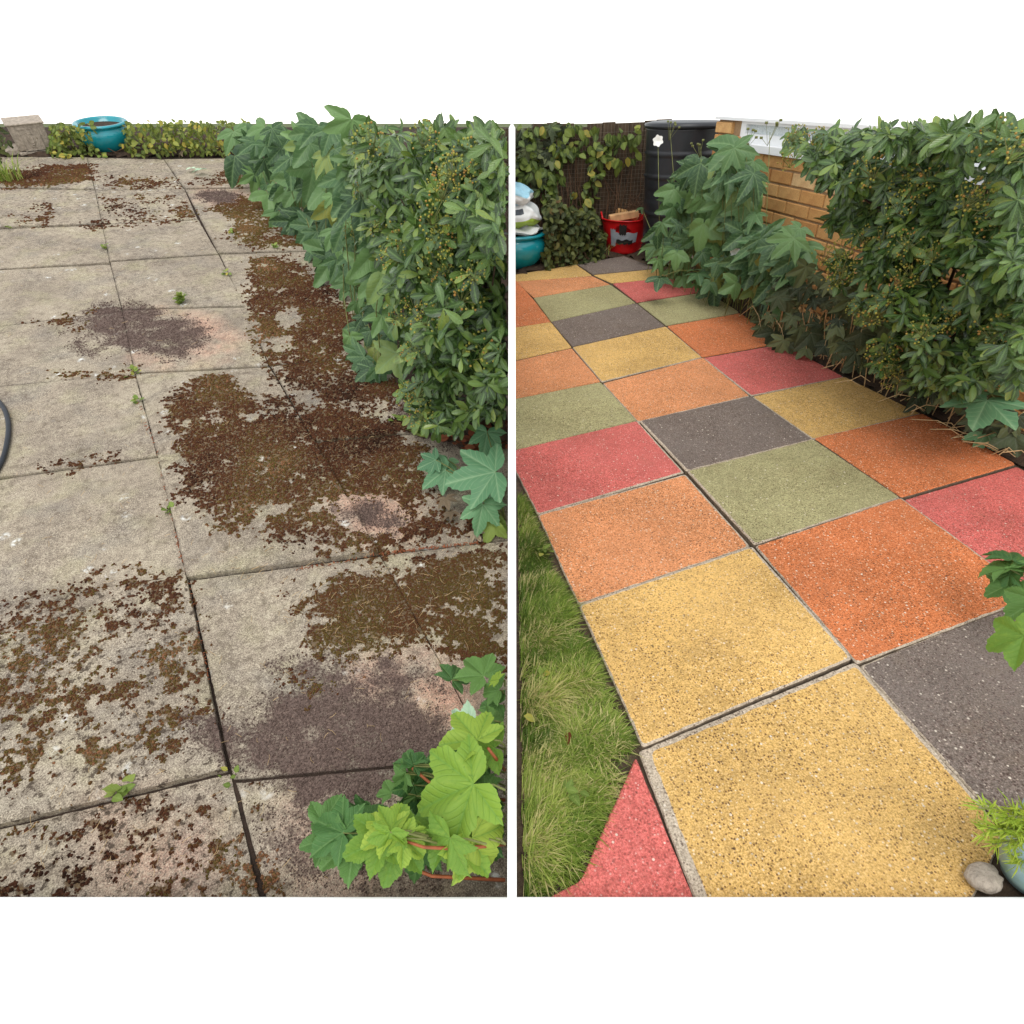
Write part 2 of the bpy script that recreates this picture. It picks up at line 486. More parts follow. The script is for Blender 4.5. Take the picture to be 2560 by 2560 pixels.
M['bagg'] = simple('bag_green', lin(150, 178, 70), .4, 14, .16, .4, .006, .4)
M['bagk'] = simple('bag_print', lin(70, 76, 82), .4, 30, .2, .2, .004)
M['bago'] = simple('bag_orange', lin(206, 92, 52), .45, 14, .2, .4, .006)
M['fence'] = simple('fence_board', lin(74, 60, 46), .9, 14, .4, .8, .004)
M['wire'] = simple('wire', lin(120, 112, 98), .5, 30, .2, 0)
M['mortar'] = simple('mortar', lin(160, 132, 100), .95, 80, .2, .6, .004)
def mat_brick():
    t = NT('brick'); c = t.coord()
    col = t.ramp(t.rnd(), [(0, lin(186, 130, 80)), (.3, lin(206, 154, 94)), (.7, lin(220, 174, 114)), (1, lin(226, 192, 142))])
    col = t.mix(t.ramp(t.noise(c, 14, 5, .7), [(.4, 0.0), (.75, .55)]), col, lin(170, 108, 60))
    col = t.mix(t.ramp(t.noise(c, 160, 4, .7), [(.3, .4), (.5, 0.0)]), col, lin(120, 80, 50))
    t.base(col).rough(.9); t.bump(t.noise(c, 140, 4, .7), .6, .004); return t.m
M['brick'] = mat_brick()
M['upvc'] = simple('white_upvc', (.82, .83, .84, 1), .3, 10, .02, 0)
def mat_glass():
    t = NT('obscured_glass'); c = t.coord()
    t.base(t.ramp(t.noise(c, 160, 3), [(.3, lin(176, 186, 190)), (.7, lin(226, 232, 232))])).rough(.12)  # pale base colour stands in for white sky reflected in the pane
    t.bump(t.noise(c, 160, 2), .5, .004); return t.m
M['glass'] = mat_glass()
M['blueglaze'] = simple('blue_green_glaze', lin(150, 178, 206), .22, 7, .16, .1, .002, .5, dark=lin(112, 134, 96))

# ------------------------------------------------------------------ leaf shapes (unit length, tip towards +Y)
def palmate(seed, nl=5, spread=52, sinus=.55, tooth=.07, nteeth=34, droop=.25, fold=.10, cup=0.0, nth=72, rings=(.22, .45, .7, .88, 1.0), round_=False, end=158):
    rs = random.Random(seed)
    vdir = [(k - (nl - 1) / 2) * spread * rs.uniform(.93, 1.07) for k in range(nl)]
    vlen = [1.0 - .13 * abs(k - (nl - 1) / 2) ** 1.25 * (.8 if round_ else 1) + rs.uniform(-.05, .05) for k in range(nl)]
    th = np.linspace(-end, end, nth)
    for vd in vdir:
        th[np.argmin(np.abs(th - vd))] = vd
    rout, vein, latf = [], [], []
    half = spread * .5
    for k, a in enumerate(th):
        i = int(np.argmin([abs(a - d) for d in vdir]))
        x = abs(a - vdir[i]) / half
        xx = min(x, 1.0)
        if round_:
            r = vlen[i] * (1 - (1 - sinus) * xx ** 2.2)
        else:
            r = vlen[i] * (sinus + (1 - sinus) * (1 - xx) ** 1.15)
        if x > 1:
            r *= max(.35, 1 - (x - 1) * .45)
        r *= 1 + tooth * (((a * nteeth / 360) % 1) - .5) + rs.uniform(-.015, .015)
        rout.append(r); vein.append(max(0, 1 - xx)); latf.append(xx)
    ph1, ph2 = rs.uniform(0, 6), rs.uniform(0, 6); rip = rs.uniform(.04, .11)
    v = [(0, 0, 0)]; ve = [1.0]; ch = [0.0]
    for fr in rings:
        for a, r, vn, lf in zip(th, rout, vein, latf):
            rr = r * fr; t = R(a)
            x, y = rr * math.sin(t), rr * math.cos(t)
            z = fold * math.sin(min(lf, 1) * math.pi * .5) * rr - droop * rr * rr + cup * abs(x) ** 1.5
            z += rip * rr * math.sin(3 * t + ph1) + rip * .6 * rr * rr * math.sin(8 * t + ph2) + rip * .5 * x * y
            v.append((x, y, z)); ve.append(vn ** (1 + 3 * fr) if fr > 0 else 1); ch.append(rr * 6.5 - lf * 2.4 * min(1, rr * 2.2))
    f = []
    for i in range(nth - 1):
        f.append((0, 1 + i + 1, 1 + i))
    for j in range(len(rings) - 1):
        b0, b1 = 1 + j * nth, 1 + (j + 1) * nth
        for i in range(nth - 1):
            f.append((b0 + i, b0 + i + 1, b1 + i + 1, b1 + i))
    return np.array(v), f, np.array(ve), np.array(ch)

def lance(seed, width=.17, fold=.25, curve=.25, sec=6, peak=.62, blunt=.35):
    rs = random.Random(seed)
    ts = np.linspace(0, 1, sec)
    v, ve, ch = [], [], []
    tw = rs.uniform(-.25, .25)
    for t in ts:
        w = width * (max(0, math.sin(math.pi * min(1, (t * .94 + .03) ** (math.log(.5) / math.log(peak))))) ** .75)
        if t in (0, 1): w = width * (.1 if t == 0 else .12 * (1 + blunt))
        elif t > .8 and blunt > 1: w = max(w, width * .74)
        z = -curve * t * t
        a = tw * t
        for sgn in (-1, 0, 1):
            zz = z + (fold * w if sgn else 0) + sgn * math.sin(a) * w
            v.append((sgn * w, t, zz)); ve.append(1.0 if sgn == 0 else 0.0); ch.append(t * 7 - abs(sgn) * 1.6)
    f = []
    for i in range(sec - 1):
        for k in (0, 1):
            a = i * 3 + k
            f.append((a, a + 1, a + 4, a + 3))
    return np.array(v), f, np.array(ve), np.array(ch)

def leafmeshes(name, gens, mat):
    return [mkmesh(name, v, f, mat, smooth=True, attrs={'vein': ('POINT', ve), 'chev': ('POINT', ch)}) for v, f, ve, ch in gens]

G_ANEM = [palmate(10 + s, 5, 50, .50, .10, 30, random.uniform(.15, .5), .13, 0, 60, (.25, .5, .75, 1.0)) for s in range(5)] + \
         [palmate(30 + s, 3, 66, .52, .10, 26, random.uniform(.2, .5), .12, 0, 50, (.25, .5, .75, 1.0)) for s in range(3)]
G_SHRUB = [lance(50 + s, random.uniform(.16, .21), .22, random.uniform(.05, .5), 8, .66, 1.6) for s in range(6)]
G_IVY = [lance(70 + s, random.uniform(.30, .38), .18, random.uniform(.05, .3), 5, .42, 0) for s in range(4)]
G_CUR = [palmate(90 + s, 5, 54, .64, .08, 50, random.uniform(-.1, .40), .2, 0, 110, (.12, .26, .42, .58, .74, .88, 1.0), False, 160) for s in range(6)]

LM = {}
def lm(kind, matname):
    k = (kind, matname)
    if k not in LM:
        gens = {'anem': G_ANEM, 'shrub': G_SHRUB, 'ivy': G_IVY, 'cur': G_CUR}[kind]
        LM[k] = leafmeshes('leaf', gens, M[matname])
    return LM[k]

def joined(name, gens, mats4, parent, mat, kind='stuff', rnd=None):
    """many leaves as one mesh"""
    vs_, fs_, ve_, rn_, ch_ = [], [], [], [], []
    off = 0
    for i, m in enumerate(mats4):
        v, f, ve, ch = gens[i % len(gens)]; ch_.append(ch)
        a = np.array(m)
        vs_.append(v @ a[:3, :3].T + a[:3, 3]); ve_.append(ve)
        fs_ += [tuple(q + off for q in fc) for fc in f]
        off += len(v)
        rn_.append(np.full(len(v), random.random() if rnd is None else rnd[i]))
    me = mkmesh(name, np.concatenate(vs_), fs_, mat, smooth=True,
                attrs={'vein': ('POINT', np.concatenate(ve_)), 'rnd': ('POINT', np.concatenate(rn_)), 'chev': ('POINT', np.concatenate(ch_)), 'own': ('POINT', np.ones(off))})
    o = link(name, me, parent)
    if kind: o['kind'] = kind
    return o

def clear(side, m, w=.35):
    pts = [m @ Vector(q) for q in ((0, 0, 0), (0, 1, 0), (w, .5, 0), (-w, .5, 0))]
    xs = [(FR[side] @ p).x for p in pts]
    return max(xs) < -.011 if side == 'L' else min(xs) > .011

def put_leaves(parent, inv, side, kind, matname, mats4, limit=300, name='leaf', rest='foliage'):
    mats4 = [m for m in mats4 if clear(side, m, {'shrub': .2, 'ivy': .35}.get(kind, .9))]
    """nearest `limit` leaves as parts, the rest as one mesh"""
    cam_l = CAM[side]
    order = sorted(range(len(mats4)), key=lambda i: (mats4[i].translation - cam_l).length)
    near, far = order[:limit], order[limit:]
    ms = lm(kind, matname)
    for i in near:
        link(name, ms[random.randrange(len(ms))], parent, inv @ mats4[i])
    if far:
        gens = {'anem': G_ANEM, 'shrub': G_SHRUB, 'ivy': G_IVY, 'cur': G_CUR}[kind]
        joined(rest, gens, [inv @ mats4[i] for i in far], parent, M[matname])

def samp(poly, n):
    xs = [p[0] for p in poly]; ys = [p[1] for p in poly]
    out = []
    while len(out) < n:
        a = RNG.uniform(min(xs), max(xs), n * 3); b = RNG.uniform(min(ys), max(ys), n * 3)
        k = inpoly(a, b, poly)
        out += list(zip(a[k], b[k]))
    return out[:n]

def spread_pts(poly, n, k=8):
    """even but irregular points (best candidate)"""
    out = []
    for _ in range(n):
        c = samp(poly, k)
        if not out:
            out.append(c[0]); continue
        A = np.array(out)
        best = max(c, key=lambda q: np.min((A[:, 0] - q[0]) ** 2 + (A[:, 1] - q[1]) ** 2))
        out.append(best)
    return out

def lerp_tab(tab, x):
    return float(np.interp(x, [t[0] for t in tab], [t[1] for t in tab]))

def okside(side, p, m=.02):
    """keep plants on their own side of the dividing panel"""
    x = (FR[side] @ p).x
    return x < -m if side == 'L' else x > m

UP = Vector((0, 0, 1))

# ------------------------------------------------------------------ ground, terrace, added dividing panel
def struct(name, me, mat=None):
    o = link(name, me, None, mat); o['kind'] = 'structure'; return o

b = MB(); b.add([(-600, -600, -.05), (600, -600, -.05), (600, 900, -.05), (-600, 900, -.05)], [(0, 1, 2, 3)])
struct('ground', b.mesh('ground', M['field']))

TZ = 0.45  # invented pale platform, added to fill the white band below the gardens
TY = (HC - TZ) / math.tan(PITCH + math.atan((2240 - 1280) / FPX))
b = MB()
b.box((0, TY / 2 - 3.0, TZ - .06), (14, TY + 6.0, .12))
b.box((0, TY / 2 - 3.05, (TZ - .12 - .06) / 2), (13.9, TY + 5.9, TZ - .06))
me = b.mesh('added_terrace', M['white'])
to = struct('added_terrace', me)
bv = to.modifiers.new('bevel', 'BEVEL'); bv.width = .004; bv.segments = 2

hw = .0078  # invented thin panel, added to fill the white strip between the gardens
prof = [(TY - .004, TZ - .05), (TY - .004, TZ + .012), (1.75, HC - .012), (6.2, HC - .012), (6.2, 0), (TY + .1, 0)]
b = MB()
v = [(s * hw, y, z) for s in (-1, 1) for y, z in prof]
n = len(prof)
f = [tuple(range(n))[::-1], tuple(range(n, 2 * n))] + [(i, (i + 1) % n, n + (i + 1) % n, n + i) for i in range(n)]
b.add(v, f)
dv = link('added_divider_panel', b.mesh('added_divider_panel', M['white']))
tag(dv, 'added thin white upright panel with sloping front edge between the two patios', 'divider')

def sheet(name, side, px, w, mat, thick=.3, kind='structure'):
    """a flat bed in a garden's plane, with soil sides"""
    p = [G(side, x, y, w) for x, y in px]
    n = len(p)
    v = [tuple(q) for q in p] + [(q.x, q.y, q.z - thick) for q in p]
    f = [tuple(range(n))] + [(i, n + i, n + (i + 1) % n, (i + 1) % n) for i in range(n)]
    me = mkmesh(name, v, f, mat)
    o = link(name, me); o.matrix_world = FR[side]
    if kind: o['kind'] = kind
    return o

# old patio on the left: bed of soil that carries the slabs
bedL = sheet('old_patio', 'L', [(1277, 2330), (1277, 318), (-1300, 318), (-1300, 2560)][::-1], -.012, M['bedding'], .9)
bedR = sheet('coloured_patio', 'R', [(1284, 2330), (1284, 640), (2700, 480), (3300, 800), (3300, 2330)], -.013, M['bedding_pale'], .5)

# ------------------------------------------------------------------ stains on the old patio, in metres on its plane
def PL(poly): return [tuple(G('L', x, y)[:2]) for x, y in poly]
MOSS = [
    (PL([(415, 995), (470, 958), (560, 948), (610, 948), (640, 985), (760, 1000), (900, 1020), (980, 1055), (1060, 1130), (1100, 1230), (1080, 1300), (1200, 1330), (1110, 1350), (1010, 1370), (930, 1378), (850, 1398), (740, 1372), (640, 1345), (560, 1335), (500, 1290), (440, 1270), (430, 1180), (450, 1140), (425, 1080), (405, 1030)]), .90),
    (PL([(610, 700), (640, 640), (720, 640), (780, 690), (840, 720), (900, 800), (920, 900), (1000, 960), (1040, 1040), (900, 1020), (800, 1005), (690, 945), (660, 890), (640, 830), (612, 765)]), .86),
    (PL([(520, 525), (590, 490), (690, 480), (760, 560), (800, 620), (650, 622), (560, 592), (590, 565)]), .75),
    (PL([(715, 1515), (760, 1470), (830, 1432), (930, 1420), (990, 1425), (1080, 1395), (1272, 1375), (1272, 1650), (1180, 1632), (1060, 1605), (950, 1640), (880, 1652), (800, 1640), (750, 1600), (800, 1570), (735, 1545)]), .92),
    (PL([(-60, 1510), (460, 1468), (520, 1700), (530, 1800), (480, 1890), (300, 1960), (-60, 2040)]), .40),
    (PL([(85, 1500), (230, 1455), (340, 1432), (445, 1440), (400, 1470), (375, 1505), (320, 1480), (270, 1505), (120, 1515)]), .85),
    (PL([(95, 1160), (200, 1145), (300, 1122), (318, 1138), (240, 1160), (200, 1188), (150, 1180)]), .65),
    (PL([(-60, 430), (60, 425), (150, 412), (240, 412), (240, 450), (170, 462), (20, 474)]), .85),
    (PL([(80, 515), (120, 505), (140, 540), (100, 570)]), .5), (PL([(40, 535), (80, 540), (85, 565), (50, 560)]), .5),
    (PL([(430, 520), (470, 512), (488, 530), (470, 545), (435, 540)]), .95), (PL([(330, 485), (440, 490), (430, 520), (360, 515)]), .45),
    (PL([(240, 440), (440, 445), (450, 474), (250, 472)]), .5),
    (PL([(255, 490), (330, 500), (410, 540), (300, 548), (260, 530)]), .42),
    (PL([(-60, 2060), (300, 2000), (560, 1985), (620, 2100), (660, 2300), (-60, 2300)]), .44),
    (PL([(610, 1980), (640, 1960), (650, 2060), (720, 2260), (660, 2300), (625, 2100)]), .6),
    (PL([(640, 395), (520, 440), (470, 462), (600, 470), (640, 440)]), .6),
    (PL([(690, 1690), (790, 1700), (770, 1760), (690, 1740)]), .55),
    (PL([(200, 560), (253, 545), (420, 548), (480, 540), (480, 556), (300, 570), (210, 572)]), .5),
    (PL([(60, 800), (160, 790), (250, 770), (210, 830), (110, 825)]), .45),
    (PL([(100, 930), (330, 920), (335, 940), (120, 955)]), .5),
]
SOIL = [
    (PL([(195, 800), (230, 765), (320, 755), (420, 790), (510, 800), (522, 835), (480, 895), (420, 900), (330, 880), (240, 850)]), .9),
    (PL([(480, 1800), (640, 1772), (720, 1725), (690, 1660), (800, 1640), (880, 1668), (990, 1650), (1090, 1680), (1092, 1730), (1010, 1740), (1100, 1800), (1200, 1850), (1120, 1920), (1010, 2000), (900, 2012), (760, 2010), (640, 1965), (560, 1900)]), .95),
    (PL([(490, 480), (560, 474), (606, 490), (590, 508), (540, 510), (495, 497)]), 1.0),
    (PL([(845, 1268), (900, 1240), (960, 1250), (1008, 1290), (985, 1330), (920, 1332), (860, 1310)]), 1.0),
    (PL([(620, 1960), (800, 2010), (1000, 2005), (1100, 2050), (1100, 2300), (700, 2300)]), .42),
    (PL([(150, 830), (260, 850), (330, 900), (210, 905)]), .45),
    (PL([(960, 980), (1100, 1000), (1180, 1130), (1080, 1110), (1010, 1080)]), .8),
]
PINK = [
    (PL([(400, 770), (520, 790), (600, 850), (560, 900), (420, 920), (330, 890), (420, 900), (500, 860), (470, 800)]), .9),
    (PL([(930, 1650), (1080, 1640), (1190, 1720), (1200, 1830), (1060, 1800), (970, 1740), (890, 1700)]), 1.0),
    (PL([(835, 1245), (900, 1222), (980, 1230), (1030, 1280), (1010, 1345), (910, 1350), (840, 1320)]), .9),
    (PL([(490, 470), (610, 470), (625, 500), (540, 515), (480, 500)]), .6),
    (PL([(240, 2010), (420, 1990), (560, 2100), (500, 2260), (260, 2240)]), .45),
    (PL([(700, 2000), (1100, 2020), (1100, 2290), (700, 2290)]), .4),
]
HOLES = [PL([(690, 790), (740, 765), (760, 800), (710, 830)]), PL([(670, 850), (730, 835), (740, 870), (690, 885)]),
         PL([(660, 1270), (740, 1265), (730, 1290), (640, 1310)]),
         PL([(838, 1262), (900, 1232), (970, 1240), (1022, 1285), (1000, 1338), (915, 1342), (850, 1315)]), PL([(600, 1035), (660, 1030), (650, 1050), (610, 1055)])]

def field(lst, x, y, soft=.05):
    t = np.zeros(np.shape(x))
    for poly, k in lst:
        d = sdist(x, y, poly)
        t = np.maximum(t, k * np.clip(d / soft + .5, 0, 1))
    return t

def mossfield(x, y):
    d = field(MOSS, x + (fbm(x * 9, y * 9, 61, 3) - .5) * .12, y + (fbm(x * 9, y * 9, 67, 3) - .5) * .12, .11)
    for h in HOLES:
        d = d * (1 - .85 * np.clip(sdist(x, y, h) / .03 + .5, 0, 1))
    n = fbm(x * 70, y * 70, 3, 3); n2 = fbm(x * 15, y * 15, 9, 4)
    return np.clip((d + (n - .5) * 1.7 + (n2 - .5) * 1.1 - .54) * 2.2 + .5, 0, 1) * np.clip(d * 4, 0, 1)

def soilfield(x, y):
    d = field(SOIL, x, y, .10)
    return np.clip(d + (fbm(x * 22, y * 22, 21, 5) - .5) * 1.35 - .04, 0, 1) * np.clip(d * 5, 0, 1)

# ------------------------------------------------------------------ old slabs
OLD = [
 [(-350,388),(216,392),(235,472),(-350,462)],[(-350,464),(236,474),(253,558),(-350,580)],[(-350,582),(254,561),(273,656),(-350,690)],
 [(-350,692),(274,659),(303,775),(-350,860)],[(-350,862),(304,777),(334,931),(-350,995)],[(-350,997),(336,934),(392,1141),(-350,1240)],
 [(-350,1243),(394,1144),(464,1440),(-350,1565)],[(-350,1569),(467,1444),(566,1924),(-350,2150)],[(-350,2156),(572,1932),(665,2330),(-350,2500)],
 [(217,392),(408,397),(458,470),(237,473)],[(238,475),(460,472),(493,547),(255,560)],[(256,562),(495,549),(544,634),(274,652)],
 [(275,654),(546,636),(609,763),(305,773)],[(306,775),(611,766),(670,912),(337,932)],[(339,935),(673,915),(783,1104),(395,1141)],
 [(397,1144),(785,1107),(945,1382),(468,1445)],[(474,1450),(950,1388),(1228,1888),(582,1945)],[(590,1955),(1274,1892),(1274,2330),(690,2330)],
 [(410,397),(640,392),(700,465),(461,470)],[(463,472),(702,468),(860,625),(545,631)],[(549,634),(862,627),(1010,888),(674,912)],
 [(678,915),(1274,868),(1274,1056),(787,1103)],[(789,1107),(1274,1060),(1274,1346),(949,1382)],[(953,1387),(1274,1351),(1274,1888),(1232,1888)]]
for q in OLD[:9]:                                # the next column, beyond the left edge of the picture
    def ext(a_, b_, x_): return (x_, a_[1] + (b_[1] - a_[1]) * (x_ - a_[0]) / (b_[0] - a_[0]))
    OLD.append([ext(q[1], q[0], -1000), ext(q[1], q[0], -355), ext(q[2], q[3], -355), ext(q[2], q[3], -1000)])
LIFT = {15: .012, 7: .012, 16: -.002, 17: -.004, 8: 0.0}
GRIME = {7: .9, 8: .9, 0: .8, 1: .7, 9: .8, 10: .9, 2: .4, 4: .35, 6: .25, 5: .2, 3: .25, 17: .5}
SURF = []
for k, q in enumerate(OLD):
    c = [G('L', x, y) for x, y in q]
    lu = max((c[1] - c[0]).length, (c[2] - c[3]).length); lv = max((c[3] - c[0]).length, (c[2] - c[1]).length)
    dep = depth('L', (c[0] + c[2]) / 2)
    res = .0075 * max(1, dep / 1.6)
    nu, nv = int(min(110, max(20, lu / res))), int(min(110, max(20, lv / res)))
    S, T = np.meshgrid(np.linspace(0, 1, nu + 1), np.linspace(0, 1, nv + 1), indexing='ij')
    # small gap to the neighbours
    gu, gv = -.0014 / lu, -.0014 / lv
    S2 = gu + S * (1 - 2 * gu); T2 = gv + T * (1 - 2 * gv)
    P = [(np.array([c[i].x, c[i].y])) for i in range(4)]
    XY = ((1 - S2) * (1 - T2))[..., None] * P[0] + (S2 * (1 - T2))[..., None] * P[1] + (S2 * T2)[..., None] * P[2] + ((1 - S2) * T2)[..., None] * P[3]
    X, Y = XY[..., 0].copy(), XY[..., 1].copy()
    edge = (S == 0) | (S == 1) | (T == 0) | (T == 1)
    e2 = np.minimum(np.minimum(S, 1 - S) * lu, np.minimum(T, 1 - T) * lv)
    cx, cy = X.mean(), Y.mean()
    chip = (fbm(X * 45, Y * 45, 40 + k, 3) - .35) * .010 * edge
    chip = np.maximum(chip, 0)
    X += (cx - X) / lu * chip; Y += (cy - Y) / lv * chip
    rs = random.Random(k)
    tx, ty = rs.uniform(-.006, .006), rs.uniform(-.006, .006)
    Z = LIFT.get(k, 0) + rs.uniform(-.002, .003) + (S - .5) * tx + (T - .5) * ty - .004 * np.exp(-(e2 / .006) ** 2)
    Z += (fbm(X * 9, Y * 9, 5, 2) - .5) * .003
    mo, so = mossfield(X, Y), soilfield(X, Y)
    Z = Z + mo * .002
    pk = field(PINK, X, Y, .12) * np.clip(fbm(X * 12, Y * 12, 77, 3) * 2.4 - .35, 0, 1)
    SURF.append((XY.reshape(-1, 2), X, Y, Z, lu * lv, dep))
    nvv = (nu + 1) * (nv + 1)
    idx = np.arange(nvv).reshape(nu + 1, nv + 1)
    ff = np.stack([idx[:-1, :-1], idx[:-1, 1:], idx[1:, 1:], idx[1:, :-1]], -1).reshape(-1, 4)
    V = np.stack([X, Y, Z], -1).reshape(-1, 3)
    ring = list(idx[:, 0]) + list(idx[-1, 1:]) + list(idx[-2::-1, -1]) + list(idx[0, -2:0:-1])
    low = V[ring] - np.array([0, 0, .042])
    nr = len(ring)
    lowi = nvv + np.arange(nr)
    side_f = np.array([[ring[i], lowi[i], lowi[(i + 1) % nr], ring[(i + 1) % nr]] for i in range(nr)])
    nn = (V[ff[0][1]] - V[ff[0][0]]), (V[ff[0][3]] - V[ff[0][0]])
    if np.cross(*nn)[2] < 0:
        ff = ff[:, ::-1]; side_f = side_f[:, ::-1]
    V = np.concatenate([V, low])
    z0 = np.zeros(nr)
    at = {'moss': ('POINT', np.concatenate([mo.ravel(), z0 + .3])), 'soil': ('POINT', np.concatenate([so.ravel(), z0 + .5])),
          'pink': ('POINT', np.concatenate([pk.ravel(), z0])), 'grime': ('POINT', np.full(len(V), GRIME.get(k, .42)))}
    me = mkmesh('paving_slab', V, np.concatenate([ff, side_f]), M['old'], smooth=False, attrs=at)
    me.polygons.foreach_set('use_smooth', np.r_[np.ones(len(ff), bool), np.zeros(nr, bool)])
    link('paving_slab', me, bedL)

# ------------------------------------------------------------------ moss cushions and grit (uncountable)
def cushions(name, dens, fieldf, thr, rmin, rmax, hk, mat, label, cat, sides=6, zoff=.0005):
    xl, yl, zl, dl = [], [], [], []
    for _, X, Y, Z, area, dep in SURF:
        n = int(dens * area / max(1, dep / 1.5) ** 1.3)
        i, j = RNG.uniform(0, X.shape[0] - 1.001, n), RNG.uniform(0, X.shape[1] - 1.001, n)
        i0, j0 = i.astype(int), j.astype(int); fi, fj = i - i0, j - j0
        def bil(A):
            return (A[i0, j0] * (1 - fi) + A[i0 + 1, j0] * fi) * (1 - fj) + (A[i0, j0 + 1] * (1 - fi) + A[i0 + 1, j0 + 1] * fi) * fj
        x_, y_, z_ = bil(X), bil(Y), bil(Z)
        m = fieldf(x_, y_) > thr + RNG.uniform(-.42, .38, n)
        xl.append(x_[m]); yl.append(y_[m]); zl.append(z_[m]); dl.append(np.full(m.sum(), max(1, dep / 1.5) ** .65))
    x, y, z0, d = map(np.concatenate, (xl, yl, zl, dl))
    print(name, len(x))
    r = RNG.uniform(rmin, rmax, len(x)) * d
    th = np.linspace(0, 2 * np.pi, sides, endpoint=False)
    jit = RNG.uniform(.5, 1.5, (len(x), sides)); ph = RNG.uniform(0, 6, len(x))
    ring1 = np.stack([x[:, None] + r[:, None] * jit * np.cos(th + ph[:, None]), y[:, None] + r[:, None] * jit * np.sin(th + ph[:, None]), np.repeat(z0[:, None], sides, 1) + zoff - .001], -1)
    h = r * hk * RNG.uniform(.6, 1.3, len(x))
    ring2 = np.stack([x[:, None] + .62 * r[:, None] * jit * np.cos(th + ph[:, None] + .3), y[:, None] + .62 * r[:, None] * jit * np.sin(th + ph[:, None] + .3), np.repeat((h * .75 + z0)[:, None], sides, 1) + zoff], -1)
    top = np.stack([x, y, h + z0 + zoff], -1)[:, None]
    V = np.concatenate([ring1, ring2, top], 1)
    nv = 2 * sides + 1
    f = []
    tri = []
    for i in range(sides):
        j = (i + 1) % sides
        tri += [(i, j, sides + j), (i, sides + j, sides + i), (sides + i, sides + j, 2 * sides)]
    tri = np.array(tri)
    F = (tri[None] + (np.arange(len(x)) * nv)[:, None, None]).reshape(-1, 3)
    base = fbm(x * 5, y * 5, 51, 3)
    rn = np.clip(base * 1.3 - .15 + RNG.normal(0, .16, len(x)), 0, 1)
    if name == 'moss':                             # greener along the hedge
        for i_ in (2, 3):
            rn = np.where(inpoly(x, y, MOSS[i_][0]), np.clip(rn * .5 + .45, 0, .92), rn)
    me = mkmesh(name, V.reshape(-1, 3), F, mat, smooth=True, attrs={'rnd': ('POINT', np.repeat(rn, nv))})
    o = link(name, me); o.matrix_world = FR['L']
    tag(o, label, cat, kind='stuff')
cushions('moss', 52000, mossfield, .6, .0015, .0042, .75, M['moss'], 'brown and olive moss cushions spread over the old grey slabs', 'moss')
cushions('soil_grit', 42000, soilfield, .5, .0010, .0026, .9, M['grit'], 'dark purplish soil crumbs spilt over the old slabs', 'soil', 4)

# ------------------------------------------------------------------ coloured slabs
COLOURS = [
 ('deep','orange',[(1288,700),(1333,748),(1376,803),(1288,817)],0),('yellow','yellow',[(1288,820),(1377,806),(1428,867),(1288,899)],0),
 ('orange','orange',[(1288,902),(1429,870),(1500,953),(1288,996)],0),('green','sage green',[(1288,999),(1501,957),(1590,1051),(1288,1123)],0),
 ('red','red',[(1288,1126),(1593,1055),(1708,1182),(1345,1285),(1288,1172)],.0),('orange','orange',[(1346,1289),(1713,1187),(1874,1365),(1447,1510)],.012),
 ('yellow','yellow',[(1449,1515),(1878,1371),(2126,1651),(1607,1869)],.014),
 ('yellow','yellow',[(1600,1879),(2138,1657),(2452,2008),(2502,2085),(2472,2170),(2425,2250),(2380,2330),(1772,2330)],.02),
 ('yellow','yellow',[(1288,686),(1440,662),(1479,688),(1288,702)],0),('orange','orange',[(1290,704),(1480,690),(1525,711),(1335,743)],0),
 ('green','sage green',[(1335,746),(1526,713),(1588,757),(1378,803)],0),('grey','charcoal grey',[(1379,806),(1590,759),(1662,815),(1431,865)],0),
 ('yellow','yellow',[(1432,868),(1664,817),(1754,893),(1505,953)],0),('orange','orange',[(1508,957),(1757,895),(1874,990),(1596,1052)],0),
 ('grey','charcoal grey',[(1600,1057),(1877,993),(2030,1100),(1716,1180)],.006),('green','sage green',[(1719,1183),(2032,1102),(2246,1248),(1885,1367)],0),
 ('deep','orange',[(1889,1371),(2250,1251),(2585,1495),(2141,1661)],0),('grey','charcoal grey',[(2152,1666),(2640,1462),(3050,1780),(2560,2120)],.01),
 ('grey','charcoal grey',[(1441,659),(1560,640),(1640,671),(1482,686)],0),('yellow','yellow',[(1485,689),(1641,673),(1700,690),(1530,708)],0),
 ('red','red',[(1533,710),(1702,692),(1765,727),(1593,755)],0),('green','sage green',[(1596,757),(1767,729),(1850,781),(1666,812)],0),
 ('deep','orange',[(1669,815),(1852,783),(1955,857),(1757,892)],0),('red','red',[(1760,895),(1957,859),(2110,941),(1879,989)],0),
 ('yellow','yellow',[(1882,992),(2112,943),(2300,1036),(2033,1099)],0),('deep','orange',[(2037,1101),(2304,1039),(2535,1163),(2252,1246)],.006),
 ('red','red',[(2260,1251),(2542,1168),(2900,1360),(2590,1490)],0),
 ('deep','orange',[(2655,1466),(2905,1364),(3330,1600),(3062,1776)],0),
 ('red','red',[(1590,1900),(1766,2330),(1330,2330),(1378,2246),(1452,2205)],.012)]
RIMS = {7: {0: .010, 1: .009, 7: .020}, 6: {0: .005, 1: .007, 2: .001}, 5: {0: .005, 1: .006}, 4: {1: .005, 2: .003}, 13: {2: .003}, 12: {1: .002}, 24: {2: .003}, 23: {2: .002}, 14: {3: .005}, 15: {3: .003}, 17: {0: .002}, 16: {1: .004}}
